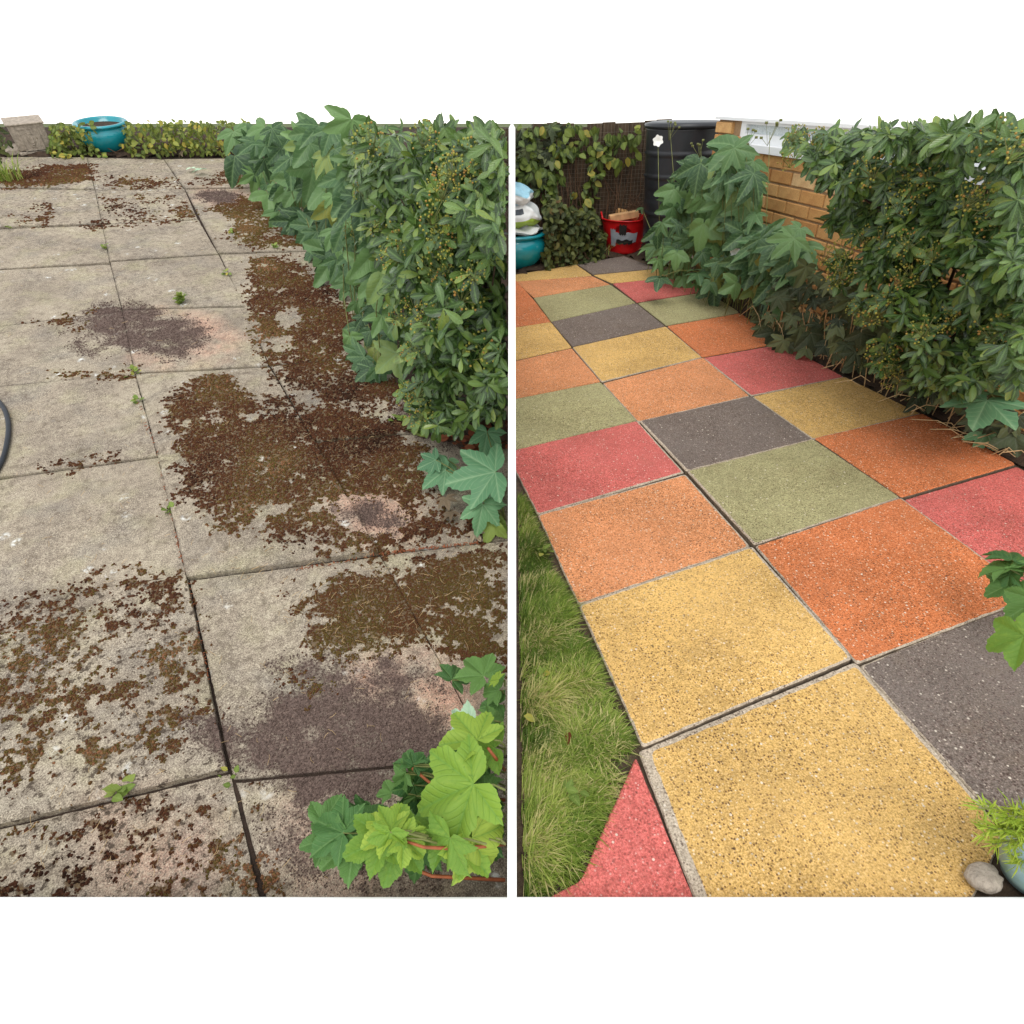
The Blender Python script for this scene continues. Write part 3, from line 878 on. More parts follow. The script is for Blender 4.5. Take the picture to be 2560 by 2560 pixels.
for k, (cm, cname, q, rimw) in enumerate(COLOURS):
    er = RIMS.get(k, {})
    has = bool(er)
    c = [G('R', x, y).to_2d() for x, y in q]
    if sum((c[i].x * c[(i + 1) % len(c)].y - c[(i + 1) % len(c)].x * c[i].y) for i in range(len(c))) < 0:
        c = c[::-1]; er = {(len(c) - 2 - i) % len(c): w_ for i, w_ in er.items()}
    nc = len(c)
    # outline with rounded corners; every inset keeps the same number of points
    segs = [max(2, int((c[(i + 1) % nc] - c[i]).length / .016)) for i in range(nc)]
    def outline(ins, rad, z, rag, sd):
        nr = [Vector((-(c[(i + 1) % nc] - c[i]).y, (c[(i + 1) % nc] - c[i]).x)).normalized() for i in range(nc)]
        cc = []
        for i in range(nc):
            n1, n2 = nr[i - 1], nr[i]
            d1, d2 = c[i].dot(n1) + ins[i - 1], c[i].dot(n2) + ins[i]
            det = n1.x * n2.y - n1.y * n2.x
            cc.append(Vector(((d1 * n2.y - d2 * n1.y) / det, (n1.x * d2 - n2.x * d1) / det)) if abs(det) > .05 else c[i] + n2 * ins[i])
        out = []
        for i in range(nc):
            p0, p1, p2 = cc[i - 1], cc[i], cc[(i + 1) % nc]
            rr = min(rad, (p1 - p0).length * .2, (p2 - p1).length * .2)
            a_ = p1 + (p0 - p1).normalized() * rr; d_ = p1 + (p2 - p1).normalized() * rr
            n3 = cc[(i + 2) % nc]; r2 = min(rad, (p2 - p1).length * .2, (n3 - p2).length * .2)
            e_ = p2 + (p1 - p2).normalized() * r2
            nn_ = (nr[i - 1] + nr[i]).normalized()
            for t in (0, .25, .5, .75, 1):
                out.append(((a_ * (1 - t) + p1 * t) * (1 - t) + (p1 * (1 - t) + d_ * t) * t, nn_))
            for j in range(1, segs[i]):
                out.append((d_.lerp(e_, j / segs[i]), nr[i]))
        res = []
        for p, n_ in out:
            o_ = rag * (float(fbm(np.array(p.x * 55), np.array(p.y * 55), sd, 3)) - .35)
            q_ = p + n_ * o_
            res.append((q_.x, q_.y, z))
        return res
    cen = sum(c, Vector((0, 0))) / nc
    rs = random.Random(100 + k)
    z = rs.uniform(-.002, .002) + (.007 if k in (14, 15, 25, 6, 16) else 0)
    flat = [er.get(i, .0005) for i in range(nc)]
    rings = [outline([-.0030] * nc, .010, z - .04, .001, k), outline([-.0030] * nc, .010, z - .0040, .004, k), outline([-.0006] * nc, .012, z, .004, k),
             outline([-.0002 + w_ for w_ in flat], .012, z + .0006, .006 if has else .003, k + 50)]
    np_ = len(rings[0])
    v = [p for r_ in rings for p in r_]
    f, mi = [], []
    for j in range(3):
        for i in range(np_):
            i2 = (i + 1) % np_
            f.append((j * np_ + i, j * np_ + i2, (j + 1) * np_ + i2, (j + 1) * np_ + i)); mi.append(2 if j == 0 else (1 if has else 0))
    v.append((cen.x, cen.y, z + .0006))
    for i in range(np_):
        f.append((3 * np_ + i, 3 * np_ + (i + 1) % np_, 4 * np_)); mi.append(0)
    tx, ty = rs.uniform(-.008, .008), rs.uniform(-.008, .008)
    v = [(p[0], p[1], p[2] + (p[0] - cen.x) * tx + (p[1] - cen.y) * ty) for p in v]
    me = mkmesh('paving_slab', v, f, [M[cm], M['rim'], M['slabside']], mi)
    o = link('paving_slab', me, bedR)
    o['label'] = cname + ' stippled paving slab'

# ------------------------------------------------------------------ lawn beside the coloured slabs
lawn_px = [(1286, 1178), (1350, 1300), (1450, 1526), (1600, 1872), (1594, 1905), (1448, 2200), (1360, 2250), (1320, 2340), (1286, 2340)]
sheet('lawn', 'R', lawn_px[::-1], -.022, M['lawnsoil'], .1)
lp = [tuple(G('R', x, y)[:2]) for x, y in [(1282, 1190), (1332, 1300), (1430, 1530), (1578, 1872), (1570, 1910), (1440, 2190), (1345, 2245), (1300, 2330), (1282, 2330)]]
xs = [p[0] for p in lp]; ys = [p[1] for p in lp]
NB = 26000
x = RNG.uniform(min(xs), max(xs), NB * 6); y = RNG.uniform(min(ys), max(ys), NB * 6)
kk = inpoly(x, y, lp); x, y = x[kk], y[kk]
dens = fbm(x * 16, y * 16, 5, 3)
wx = np.array([(FR['R'] @ Vector((a_, b_, 0))).x for a_, b_ in zip(x, y)])
edge_ok = sdist(x, y, lp) > (fbm(x * 30, y * 30, 71, 3) - .42) * .05
kk = (dens + RNG.uniform(-.25, .25, len(x)) > .48) & (wx > .018) & edge_ok
x, y, dens = x[kk][:NB], y[kk][:NB], dens[kk][:NB]
sd_ = sdist(x, y, lp)
nb = len(x)
tuft = fbm(x * 9, y * 9, 31, 2)
ln = (.022 + .06 * tuft * RNG.uniform(.5, 1.2, nb)) * np.clip(.45 + sd_ / .06, .45, 1)
az = fbm(x * 8, y * 8, 12, 2) * 16 + RNG.normal(0, 1.5, nb)
lean = RNG.uniform(.3, 1.6, nb)
wd = RNG.uniform(.0007, .0016, nb)
dx, dy = np.cos(az), np.sin(az)
wx = np.array([(FR['R'] @ Vector((a_, b_, 0))).x for a_, b_ in zip(x, y)])
ux = np.array([FR['R'].to_3x3() @ Vector((a_, b_, 0)) for a_, b_ in zip(dx, dy)])[:, 0]
flip = (wx < .09) & (ux < 0)
dx, dy = np.where(flip, -dx, dx), np.where(flip, -dy, dy)
V = []
for t, wk in ((0, 1), (.4, .95), (.75, .65), (1, .05)):
    hx = ln * lean * t * t * .8 + ln * .15 * t; hz = ln * (t - .38 * lean * t * t * .9)
    for s_ in (-1, 1):
        V.append(np.stack([x + dx * hx - dy * wd * wk * s_, y + dy * hx + dx * wd * wk * s_, -.022 + np.maximum(hz, .0015)], -1))
V = np.stack(V, 1)
F = np.array([(0, 1, 3, 2), (2, 3, 5, 4), (4, 5, 7, 6)])
F = (F[None] + (np.arange(nb) * 8)[:, None, None]).reshape(-1, 4)
colr = np.clip(fbm(x * 9, y * 9, 91, 3) * 1.9 - .55 + RNG.normal(0, .2, nb), 0, .89)
colr = np.where(RNG.random(nb) < .10 + .5 * np.clip(fbm(x * 14, y * 14, 44, 3) * 3 - 1.5, 0, 1), .99, colr)
me = mkmesh('grass', V.reshape(-1, 3), F, M['grass'], smooth=True, attrs={'rnd': ('POINT', np.repeat(colr, 8)), 'own': ('POINT', np.ones(nb * 8))})
o = link('grass', me); o.matrix_world = FR['R']; tag(o, 'short rough lawn grass along the coloured slabs', 'grass', kind='stuff')

# ------------------------------------------------------------------ house: brick wall, render, window
pD = G('R', 2301, 1037); WU = pD.x + .20
def wall_hit(x, y):
    d = ray('R', x, y); return CAM['R'] + d * ((WU - CAM['R'].x) / d.x)
sillL, sillR_ = wall_hit(1837, 372), wall_hit(2071, 406)
endp = wall_hit(1762, 500)
print('house sill', sillL, sillR_, 'end', endp)
V0, V1 = endp.y, wall_hit(2541, 900).y - 1.2         # far end, near end (beyond the frame)
SILL = (sillL.z + sillR_.z) / 2
house = thing('brick_house', 'R', Vector((WU, (V0 + V1) / 2, 0)), 'yellow brick house wall with a white window behind the shrubs', 'house')
hm = Matrix.Translation(-Vector((WU, (V0 + V1) / 2, 0)))
ctr = (V0 + V1) / 2
L_ = V0 - V1
b = MB(); b.box((.13, 0, SILL / 2 - .15), (.24, L_, SILL + .30)); link('wall', b.mesh('wall', M['mortar']), house)
# bricks
bl, bh, jt = .205, .062, .010
def brickmesh(w):
    m_ = MB(); e = .004
    pr = [(-.02, -w / 2, -bh / 2), (-.02, w / 2, -bh / 2), (-.02, w / 2, bh / 2), (-.02, -w / 2, bh / 2)]
    # proud face with worn arris
    q = [(.03, y_, z_) for _, y_, z_ in pr]; mid = [(-.006, y_, z_) for _, y_, z_ in pr]
    fr = [(-.011, y_ * (1 - 2 * e / w), z_ * (1 - 2 * e / bh)) for _, y_, z_ in pr]
    m_.add(q + mid + fr, [(0, 1, 5, 4), (1, 2, 6, 5), (2, 3, 7, 6), (3, 0, 4, 7), (4, 5, 9, 8), (5, 6, 10, 9), (6, 7, 11, 10), (7, 4, 8, 11), (8, 9, 10, 11)])
    return m_.mesh('brick', M['brick'])
BFULL, BHALF = brickmesh(bl), brickmesh(bl / 2 - jt / 2)
nrow = int((SILL + .02) / (bh + jt)); count = 0
cells = []
top_rows = nrow + 2
for r_ in range(top_rows):
    zc = SILL - .004 - bh / 2 - (nrow - 1 - r_) * (bh + jt)
    if zc < .02: continue
    off = (bl + jt) / 2 if r_ % 2 else 0
    yv = V0 - bl / 2 - off + ((bl + jt) / 2 if r_ % 2 else 0) * 0
    if r_ % 2:
        cells.append((V0 - bl / 4, zc, True))
    k_ = 0
    while yv > V1 + .1:
        if not (r_ % 2 and k_ == 0 and False):
            cells.append((yv, zc, False))
        yv -= bl + jt; k_ += 1
wl = sillL.y
cells = [c_ for c_ in cells if c_[1] < SILL or c_[0] - bl / 2 > wl - .02]
cells = [c_ for c_ in cells if not (c_[2] is False and c_[0] > V0 - bl / 2 + .001)]
cells.sort(key=lambda c_: -c_[0] + (0 if c_[0] > V1 + .6 else 9))
for yv, zc, half in cells[:300]:
    o = link('brick', BHALF if half else BFULL, house, Matrix.Translation((0.012, yv - ctr, zc)))
b = MB()
for yv, zc, half in cells[300:]:
    b.box((0.006 + .02, yv - ctr, zc), (.04, bl, bh))
if cells[300:]:
    o = link('brickwork', b.mesh('brickwork', M['brick']), house); o['kind'] = 'stuff'
# strip window under a white fascia, brick pier at its far end
pier = V0 - wl
b = MB(); b.box((.14, (wl - ctr) + pier / 2, SILL + .075), (.23, pier - .004, .15)); link('pier', b.mesh('pier', M['mortar']), house)
b = MB(); b.box((.115, 0, SILL + .161), (.25, L_ + .01, .016)); link('fascia', b.mesh('fascia', M['upvc']), house)
wy1, wy0 = wl - ctr, V1 - ctr
fz0, fz1 = SILL + .038, SILL + .152
b = MB(); b2 = MB()
nl_ = 4
ys_ = [wy1 + (wy0 - wy1) * i / nl_ for i in range(nl_ + 1)]
for y_ in ys_:
    b.box((.05, y_ - .03 if y_ == wy1 else (y_ + .03 if y_ == wy0 else y_), (fz0 + fz1) / 2), (.06, .06, fz1 - fz0))
for a_, c_ in zip(ys_[:-1], ys_[1:]):
    a_ -= .06 if a_ == wy1 else .03; c_ += .06 if c_ == wy0 else .03
    b.box((.05, (a_ + c_) / 2, fz0 + .025), (.058, abs(a_ - c_), .05))
    b.box((.05, (a_ + c_) / 2, fz1 - .008), (.058, abs(a_ - c_), .016))
    b2.box((.058, (a_ + c_) / 2, fz0 + .074), (.012, abs(a_ - c_), .05))
wn_ = link('window', b.mesh('window', M['upvc']), house)
link('pane', b2.mesh('pane', M['glass']), wn_)
b = MB(); b.box((.035, (wy1 + wy0) / 2, SILL + .019), (.13, abs(wy1 - wy0) + .06, .038)); link('sill', b.mesh('sill', M['upvc']), wn_)

# ------------------------------------------------------------------ fence with wire, at the back of the coloured patio
fb0, fb1 = G('R', 1200, 652), G('R', 1640, 612)
fdir = (fb1 - fb0).normalized(); flen = (fb1 - fb0).length
ftop = ST('R', 1420, 312, (fb0 + fb1) / 2).z
fence = thing('timber_fence', 'R', fb0, 'dark weathered board fence overgrown with creeper', 'fence', math.atan2(fdir.y, fdir.x))
xx = 0
while xx < flen:
    w_ = random.uniform(.10, .135)
    b = MB(); h_ = ftop + random.uniform(-.02, .02)
    b.box((xx + w_ / 2, random.uniform(-.008, .008), h_ / 2 - .05), (w_ - .006, .018, h_ + .1))
    link('board', b.mesh('board', M['fence']), fence); xx += w_
b = MB()
for z_ in (ftop * .3, ftop * .82): b.box((flen / 2, .035, z_), (flen, .04, .07))
link('rail', b.mesh('rail', M['fence']), fence)
b = MB()
for i in range(int(flen / .03)): b.box((i * .03, -.026, ftop * .55), (.0012, .0012, ftop * .9))
for i in range(int(ftop * .9 / .03)): b.box((flen / 2, -.0275, ftop * .1 + i * .03), (flen, .0012, .0012))
link('wire_mesh', b.mesh('wire_mesh', M['wire']), fence)['kind'] = 'stuff'

# ------------------------------------------------------------------ water butt
bp = G('R', 1672, 646)
bt = ST('R', 1672, 318, bp).z
dB = depth('R', bp)
rT = 87 * dB / FPX * .96
wb = thing('water_butt', 'R', bp, 'tall black ribbed plastic water butt beside the brick house', 'water butt')
pr = []
zb = .11
H_ = bt - zb
for i in range(61):
    t = i / 60
    r_ = rT * (.80 + .20 * t ** .8)
    for tz in (.30, .62, .80):
        if abs(t - tz) < .012: r_ += .010
    if .0 < abs(t - .46) < .05: r_ -= .004
    pr.append((r_, zb + t * H_))
b = MB(); b.lathe([(0.01, zb)] + pr, 56); link('barrel', b.mesh('barrel', M['black'], True), wb)
b = MB(); b.lathe([(rT * 1.0, zb + H_ - .004), (rT * 1.06, zb + H_), (rT * 1.06, zb + H_ + .025), (rT * .9, zb + H_ + .036), (.02, zb + H_ + .04)], 56)
link('lid', b.mesh('lid', M['black'], True), wb)
b = MB(); b.tube([(0, -rT * .80, zb + .09), (0, -rT * .80 - .05, zb + .09), (0, -rT * .80 - .06, zb + .06)], .012, 8); link('tap', b.mesh('tap', M['black'], True), wb)
for i, (x_, y_) in enumerate(((-.13, -.10), (.12, -.11), (0, .12))):
    st = thing('stone_block', 'R', bp + Vector((x_, y_, 0)), ['rough grey stone block under the left of the water butt', 'rough grey stone block under the right of the water butt', 'rough grey stone block hidden behind under the water butt'][i], 'stone', random.uniform(-.3, .3), 'stone blocks under the water butt')
    b = MB(); b.box((0, 0, .052), (.17, .14, .110), taper=.92)
    st2 = link('block', b.mesh('block', M['stone']), st); bv = st2.modifiers.new('b', 'BEVEL'); bv.width = .012; bv.segments = 2

# ------------------------------------------------------------------ red tub
rp = G('R', 1557, 628); dR_ = depth('R', rp)
k_ = dR_ / FPX
tub = thing('red_tub', 'R', rp, 'red plastic tub patched with grey and black tape', 'tub')
rb_, rt_ = 42 * k_, 56 * k_
th_ = ST('R', 1557, 545, rp).z
pr = [(rb_ * .9, 0), (rb_, .01)] + [(rb_ + (rt_ - rb_) * t + (.004 if abs(t - .3) < .05 else 0), .01 + (th_ - .01) * t) for t in np.linspace(.05, 1, 14)] + \
     [(rt_ + .012, th_), (rt_ + .012, th_ + .01), (rt_ - .004, th_ + .008), (rt_ * .92, th_ * .72)]
b = MB(); b.lathe(pr, 44, wob=.012); link('bucket', b.mesh('bucket', M['redpl'], True), tub)
cd = (CAM['R'] - rp); cd.z = 0; ca = math.atan2(cd.y, cd.x)
def patch(a0, a1, z0, z1, mat, lift):
    b = MB(); n_ = 10; vv = []; ff_ = []
    for i in range(n_ + 1):
        a_ = ca + a0 + (a1 - a0) * i / n_
        for z_ in (z0 + .006 * math.sin(i * 2.1), z1 + .006 * math.sin(i * 1.3)):
            r_ = rb_ + (rt_ - rb_) * min(1, z_ / th_) + lift
            vv.append((r_ * math.cos(a_), r_ * math.sin(a_), z_))
    for i in range(n_): ff_.append((2 * i, 2 * i + 2, 2 * i + 3, 2 * i + 1))
    b.add(vv, ff_); link('tape', b.mesh('tape', M[mat], True), tub)
patch(-.55, .62, th_ * .38, th_ * .68, 'tape', .008)
patch(-.35, .42, th_ * .34, th_ * .47, 'btape', .012)
patch(-.22, .08, th_ * .62, th_ * .92, 'btape', .012)
patch(-.62, -.38, th_ * .28, th_ * .78, 'tape', .013)
for s_ in (-1, 1):
    b = MB(); a_ = ca + s_ * 1.5
    pts = [Vector((math.cos(a_ + t * .35), math.sin(a_ + t * .35), 0)) * (rt_ + .01) + UP * (th_ + .045 * (1 - t * t)) for t in np.linspace(-1, 1, 9)]
    b.tube(pts, .008, 8); link('handle', b.mesh('handle', M['redpl'], True), tub)
for i, (x_, y_, rz_, lab, mt) in enumerate(((-.03, -.03, .3, 'pale timber offcut lying across the red tub', 'wood'), (.03, .04, -.2, 'reddish brick piece at the back of the red tub', 'brick'))):
    o = thing('offcut', 'R', rp + Vector((x_, y_, th_ - .01)), lab, 'offcut', ca - math.pi / 2 + rz_)
    b = MB(); b.box((0, 0, .03), (rt_ * 1.25 - .05 * i, .06, .055), rot=Matrix.Rotation(.12 - .3 * i, 3, 'Y')); q_ = link('piece', b.mesh('piece', M[mt]), o)
    bv = q_.modifiers.new('b', 'BEVEL'); bv.width = .005
o = thing('dry_stalks', 'R', rp + Vector((.06, .02, th_ - .02)), 'dry brown seed heads sticking out of the red tub', 'dried plant')
b = MB()
for i in range(46):
    d = Vector((random.uniform(-.4, .7), random.uniform(-.4, .4), 1)).normalized() * random.uniform(.09, .2)
    p0 = Vector((random.uniform(-.05, .06), random.uniform(-.05, .05), 0))
    b.tube([p0, p0 + d * .6 + rv(.01), p0 + d + rv(.02)], [.0018, .0014, .0008], 4)
    for _ in range(3): b.box(p0 + d * random.uniform(.6, 1) + rv(.012), (.008, .006, .009), rot=Matrix.Rotation(random.random() * 3, 3, 'X'))
link('stalk', b.mesh('stalk', M['twig']), o)['kind'] = 'stuff'

# ------------------------------------------------------------------ turquoise pot with compost bags (right garden)
def pot(name, side, base, rmax, h, label, mat='turq'):
    t = thing(name, side, base, label, 'pot')
    pr = [(.55, 0), (.60, .02), (.78, .18), (.93, .38), (1.0, .58), (.97, .74), (.88, .86), (.86, .88), (.97, .90), (1.0, .935), (.97, .975), (.86, .985), (.80, .95), (.78, .80)]
    b = MB(); b.lathe([(r_ * rmax, z_ * h) for r_, z_ in pr], 56); bd = link('bowl', b.mesh('bowl', M[mat], True), t)
    b = MB(); b.lathe([(.01, .78 * h), (rmax * .79, .80 * h), (rmax * .79, .82 * h), (.01, .83 * h)], 32); link('compost', b.mesh('compost', M['soil']), t)
    return t
pp = G('R', 1291, 664); kp = depth('R', pp) / FPX
ph = ST('R', 1291, 578, pp).z
pot('glazed_pot', 'R', pp, 74 * kp, ph, 'round turquoise glazed pot in front of the overgrown fence, holding printed bags')
def bag(side, base, w_, d_, h_, mats, label, cat, name, rz=0., seed=1, bands=()):
    """a slumped plastic sack: superellipse rings with folds"""
    t = thing(name, side, base, label, cat, rz)
    rs = random.Random(seed); nr_, na_ = 15, 40
    vv, ff_, mi_ = [], [], []
    for i in range(nr_ + 1):
        s_ = i / nr_
        k = max(.05, math.sin(math.pi * (.08 + .84 * s_)) ** .45) * (1 - .35 * s_)
        for j in range(na_):
            a_ = 2 * math.pi * j / na_
            e = .55
            cx_, sy_ = math.copysign(abs(math.cos(a_)) ** e, math.cos(a_)), math.copysign(abs(math.sin(a_)) ** e, math.sin(a_))
            wr = 1 + .05 * math.sin(5 * a_ + 9 * s_ + seed) + .03 * math.sin(11 * a_ - 14 * s_) + .02 * math.sin(23 * s_ + 3 * a_)
            vv.append((w_ / 2 * k * cx_ * wr, d_ / 2 * k * sy_ * wr, h_ * s_ + .012 * math.sin(4 * a_ + seed)))
    for i in range(nr_):
        for j in range(na_):
            j2 = (j + 1) % na_
            ff_.append((i * na_ + j, i * na_ + j2, (i + 1) * na_ + j2, (i + 1) * na_ + j))
            m_ = 0
            for s0, s1, a0, a1, mm in bands:
                if s0 <= (i + .5) / nr_ <= s1 and a0 <= j <= a1: m_ = mm
            mi_.append(m_)
    ff_.append(tuple(range(na_))[::-1]); mi_.append(0); ff_.append(tuple(nr_ * na_ + j for j in range(na_))); mi_.append(0)
    link('sack', mkmesh('sack', vv, ff_, [M[m] for m in mats], mi_, True), t)
    return t
front = math.atan2(cd.y, cd.x)
bag('R', pp + Vector((0, 0, ph * .985)), 150 * kp, 120 * kp, .05, ['bagw', 'bago'], 'flat white sack with orange print lying on the turquoise pot', 'sack', 'plastic_sack', front + math.pi / 2, 3, [(0, .7, 18, 27, 1)])
bag('R', pp + Vector((0, 0, ph * .985 + .048)), 138 * kp, 110 * kp, .165, ['bagw', 'bagg', 'bagk'], 'white sack with green base and dark print, middle of the pile', 'sack', 'plastic_sack', front + math.pi / 2, 5, [(0, .3, 0, 39, 1), (.62, .8, 24, 31, 2), (.38, .5, 22, 25, 2)])
bag('R', pp + Vector((-.02, 0, ph * .985 + .20)), 110 * kp, 90 * kp, .13, ['bagb', 'bagw'], 'pale blue crumpled sack on top of the pile', 'sack', 'plastic_sack', front + math.pi / 2, 8, [(0, .45, 0, 39, 1)])

# ------------------------------------------------------------------ left garden: pot, stone planter, hose
lpb = G('L', 276, 374); kl = depth('L', lpb) / FPX
pot('glazed_pot', 'L', lpb, 60 * kl, ST('L', 276, 303, lpb).z, 'turquoise glazed pot among creeper at the back of the old patio')
sp_ = G('L', 90, 376); ks = depth('L', sp_) / FPX
pl = thing('stone_planter', 'L', sp_, 'pale cast stone planter with raised panel at the back left', 'planter', .12)
hz = ST('L', 90, 304, sp_).z
b = MB(); wv = 72 * ks
b.box((0, 0, .010), (wv * 1.02, wv * 1.02, .020)); b.box((0, 0, hz / 2 + .012), (wv * .96, wv * .96, hz - .028), taper=1.08); b.box((0, 0, hz + .003), (wv * 1.12, wv * 1.12, .012))
q_ = link('body', b.mesh('body', M['stone']), pl); bv = q_.modifiers.new('b', 'BEVEL'); bv.width = .006; bv.segments = 2
b = MB()
pw = wv * .56
for x_, z_, w2, h2 in ((0, .028, pw, .006), (0, hz * .86, pw, .006), (-pw / 2, hz * .47, .006, hz * .72), (pw / 2, hz * .47, .006, hz * .72)):
    b.box((x_, -wv * .495, z_), (w2, .012, h2))
link('panel_frame', b.mesh('panel_frame', M['stone']), pl)
b = MB()
for s_ in range(3):
    pts = [Vector((math.cos(t) * pw * (.30 - .08 * s_) * (1 - t / 14), -wv * .497, hz * .5 + math.sin(t) * hz * (.26 - .07 * s_))) for t in np.linspace(s_, s_ + 5, 16)]
    b.tube(pts, .0035, 6)
link('scroll', b.mesh('scroll', M['stone'], True), pl)
b = MB(); b.box((-wv * .62, 0, .02), (wv * .5, wv * .8, .04)); q_ = link('foot', b.mesh('foot', M['stone']), pl); bv = q_.modifiers.new('b', 'BEVEL'); bv.width = .008

b = MB()
hp = [(-700, 1180), (-560, 1080), (-400, 1030), (-270, 1000), (-160, 975), (-70, 968), (-20, 990), (9, 1020), (21, 1060), (17, 1110), (1, 1160), (-40, 1220), (-90, 1270), (-200, 1300), (-360, 1310), (-560, 1290), (-800, 1240)]
pts = [G('L', x_, y_, .012) for x_, y_ in hp]
pp_ = []
for i in range(len(pts) - 1):
    p0, p1, p2, p3 = pts[max(i - 1, 0)], pts[i], pts[i + 1], pts[min(i + 2, len(pts) - 1)]
    for t in np.linspace(0, 1, 7)[:-1]:
        pp_.append(.5 * ((2 * p1) + (p2 - p0) * t + (2 * p0 - 5 * p1 + 4 * p2 - p3) * t * t + (3 * p1 - p0 - 3 * p2 + p3) * t ** 3))
b.tube(pp_, .0080, 10)
o = link('garden_hose', b.mesh('garden_hose', M['hose'], True)); o.matrix_world = FR['L']
tag(o, 'loop of black garden hose on the old slabs at the left', 'hose')

# ------------------------------------------------------------------ planting
def lobed_plant(name, side, poly, basetab, n, label, mat='anemone', size=(.085, .13), jit=.12, lean=None, group=None, stemmat='stem', towards=.7, dy=30, limit=300, stems=True, kind='anem', down=.75):
    pts = spread_pts(poly, n)
    cx_ = sum(p[0] for p in pts) / n
    root_p = G(side, cx_, lerp_tab(basetab, cx_))
    t = thing(name, side, root_p, label, 'plant', 0, group)
    inv = Matrix.Translation(-root_p)
    mats4 = []; sb = MB()
    cam_l = CAM[side]
    for x_, y_ in pts:
        base = G(side, x_ + random.uniform(-15, 15), lerp_tab(basetab, x_) - random.uniform(0, dy))
        base = base + FWD[side] * random.uniform(-jit, jit)
        p = ST(side, x_, y_, base)
        if p.z < .035: p = G(side, x_, y_, .035)
        if not okside(side, p, .03): continue
        sz = random.uniform(*size) * random.choice((.65, .85, 1, 1, 1.15))
        tc = (cam_l - p).normalized()
        nrm = (tc * towards + UP * .7 + rv(.65)).normalized()
        dn = (-UP * down + RIGHT[side] * random.uniform(-.9, .7) + tc * .35 + rv(.25))
        if lean: dn += lean
        p_ = p - dn.normalized() * sz * .3
        m4 = basis(p_, dn, nrm, sz)
        mats4.append(m4)
        if stems:
            g = Vector((base.x, base.y, 0)) + rv(.03) + FWD[side] * .16; g.z = 0
            mid = (g + p_) / 2 + UP * .10 * random.uniform(.3, 1.2) + rv(.03)
            sb.tube([inv @ g, inv @ (g * .4 + mid * .6), inv @ mid, inv @ (mid * .35 + p_ * .65 + UP * .02), inv @ p_], [.0026, .0024, .0021, .0018, .0014], 5, cap=False)
    put_leaves(t, inv, side, kind, mat, mats4, limit)
    if stems and sb.v:
        link('stem', sb.mesh('stem', M[stemmat], True), t)['kind'] = 'stuff'
    return t, inv, mats4

ICO = None
def ico():
    global ICO
    if ICO is None:
        p = (1 + 5 ** .5) / 2
        v = np.array([(-1, p, 0), (1, p, 0), (-1, -p, 0), (1, -p, 0), (0, -1, p), (0, 1, p), (0, -1, -p), (0, 1, -p), (p, 0, -1), (p, 0, 1), (-p, 0, -1), (-p, 0, 1)]) / math.hypot(1, p)
        f = np.array([(0, 11, 5), (0, 5, 1), (0, 1, 7), (0, 7, 10), (0, 10, 11), (1, 5, 9), (5, 11, 4), (11, 10, 2), (10, 7, 6), (7, 1, 8), (3, 9, 4), (3, 4, 2), (3, 2, 6), (3, 6, 8), (3, 8, 9), (4, 9, 5), (2, 4, 11), (6, 2, 10), (8, 6, 7), (9, 8, 1)])
        ICO = (v, f)
    return ICO

def berry_mesh(seed, n=34):
    rs = random.Random(seed); v0, f0 = ico()
    V, F, A = [], [], []
    for i in range(n):
        a_, r_ = rs.uniform(0, 6.28), rs.random() ** .5 * .045
        c = np.array([math.cos(a_) * r_, math.sin(a_) * r_, .012 + .02 * (1 - (r_ / .045) ** 2) + rs.uniform(-.008, .008)])
        V.append(v0 * rs.uniform(.0024, .0034) + c); F.append(f0 + 12 * i); A.append(np.full(12, rs.random()))
    me = mkmesh('berry_cluster', np.concatenate(V), np.concatenate(F), M['berry'], smooth=True, attrs={'rnd': ('POINT', np.concatenate(A))})
    return me
BERRY = [berry_mesh(s) for s in range(4)]
def cluster_stalks():
    b = MB()
    for i in range(12):
        a_ = i * 2.4; r_ = .014 + .0026 * i
        b.tube([(0, 0, -.03), (math.cos(a_) * r_ * .5, math.sin(a_) * r_ * .5, -.005), (math.cos(a_) * r_, math.sin(a_) * r_, .015)], .0009, 4, cap=False)
    return b.mesh('stalk', M['stem'])
STALK = cluster_stalks()

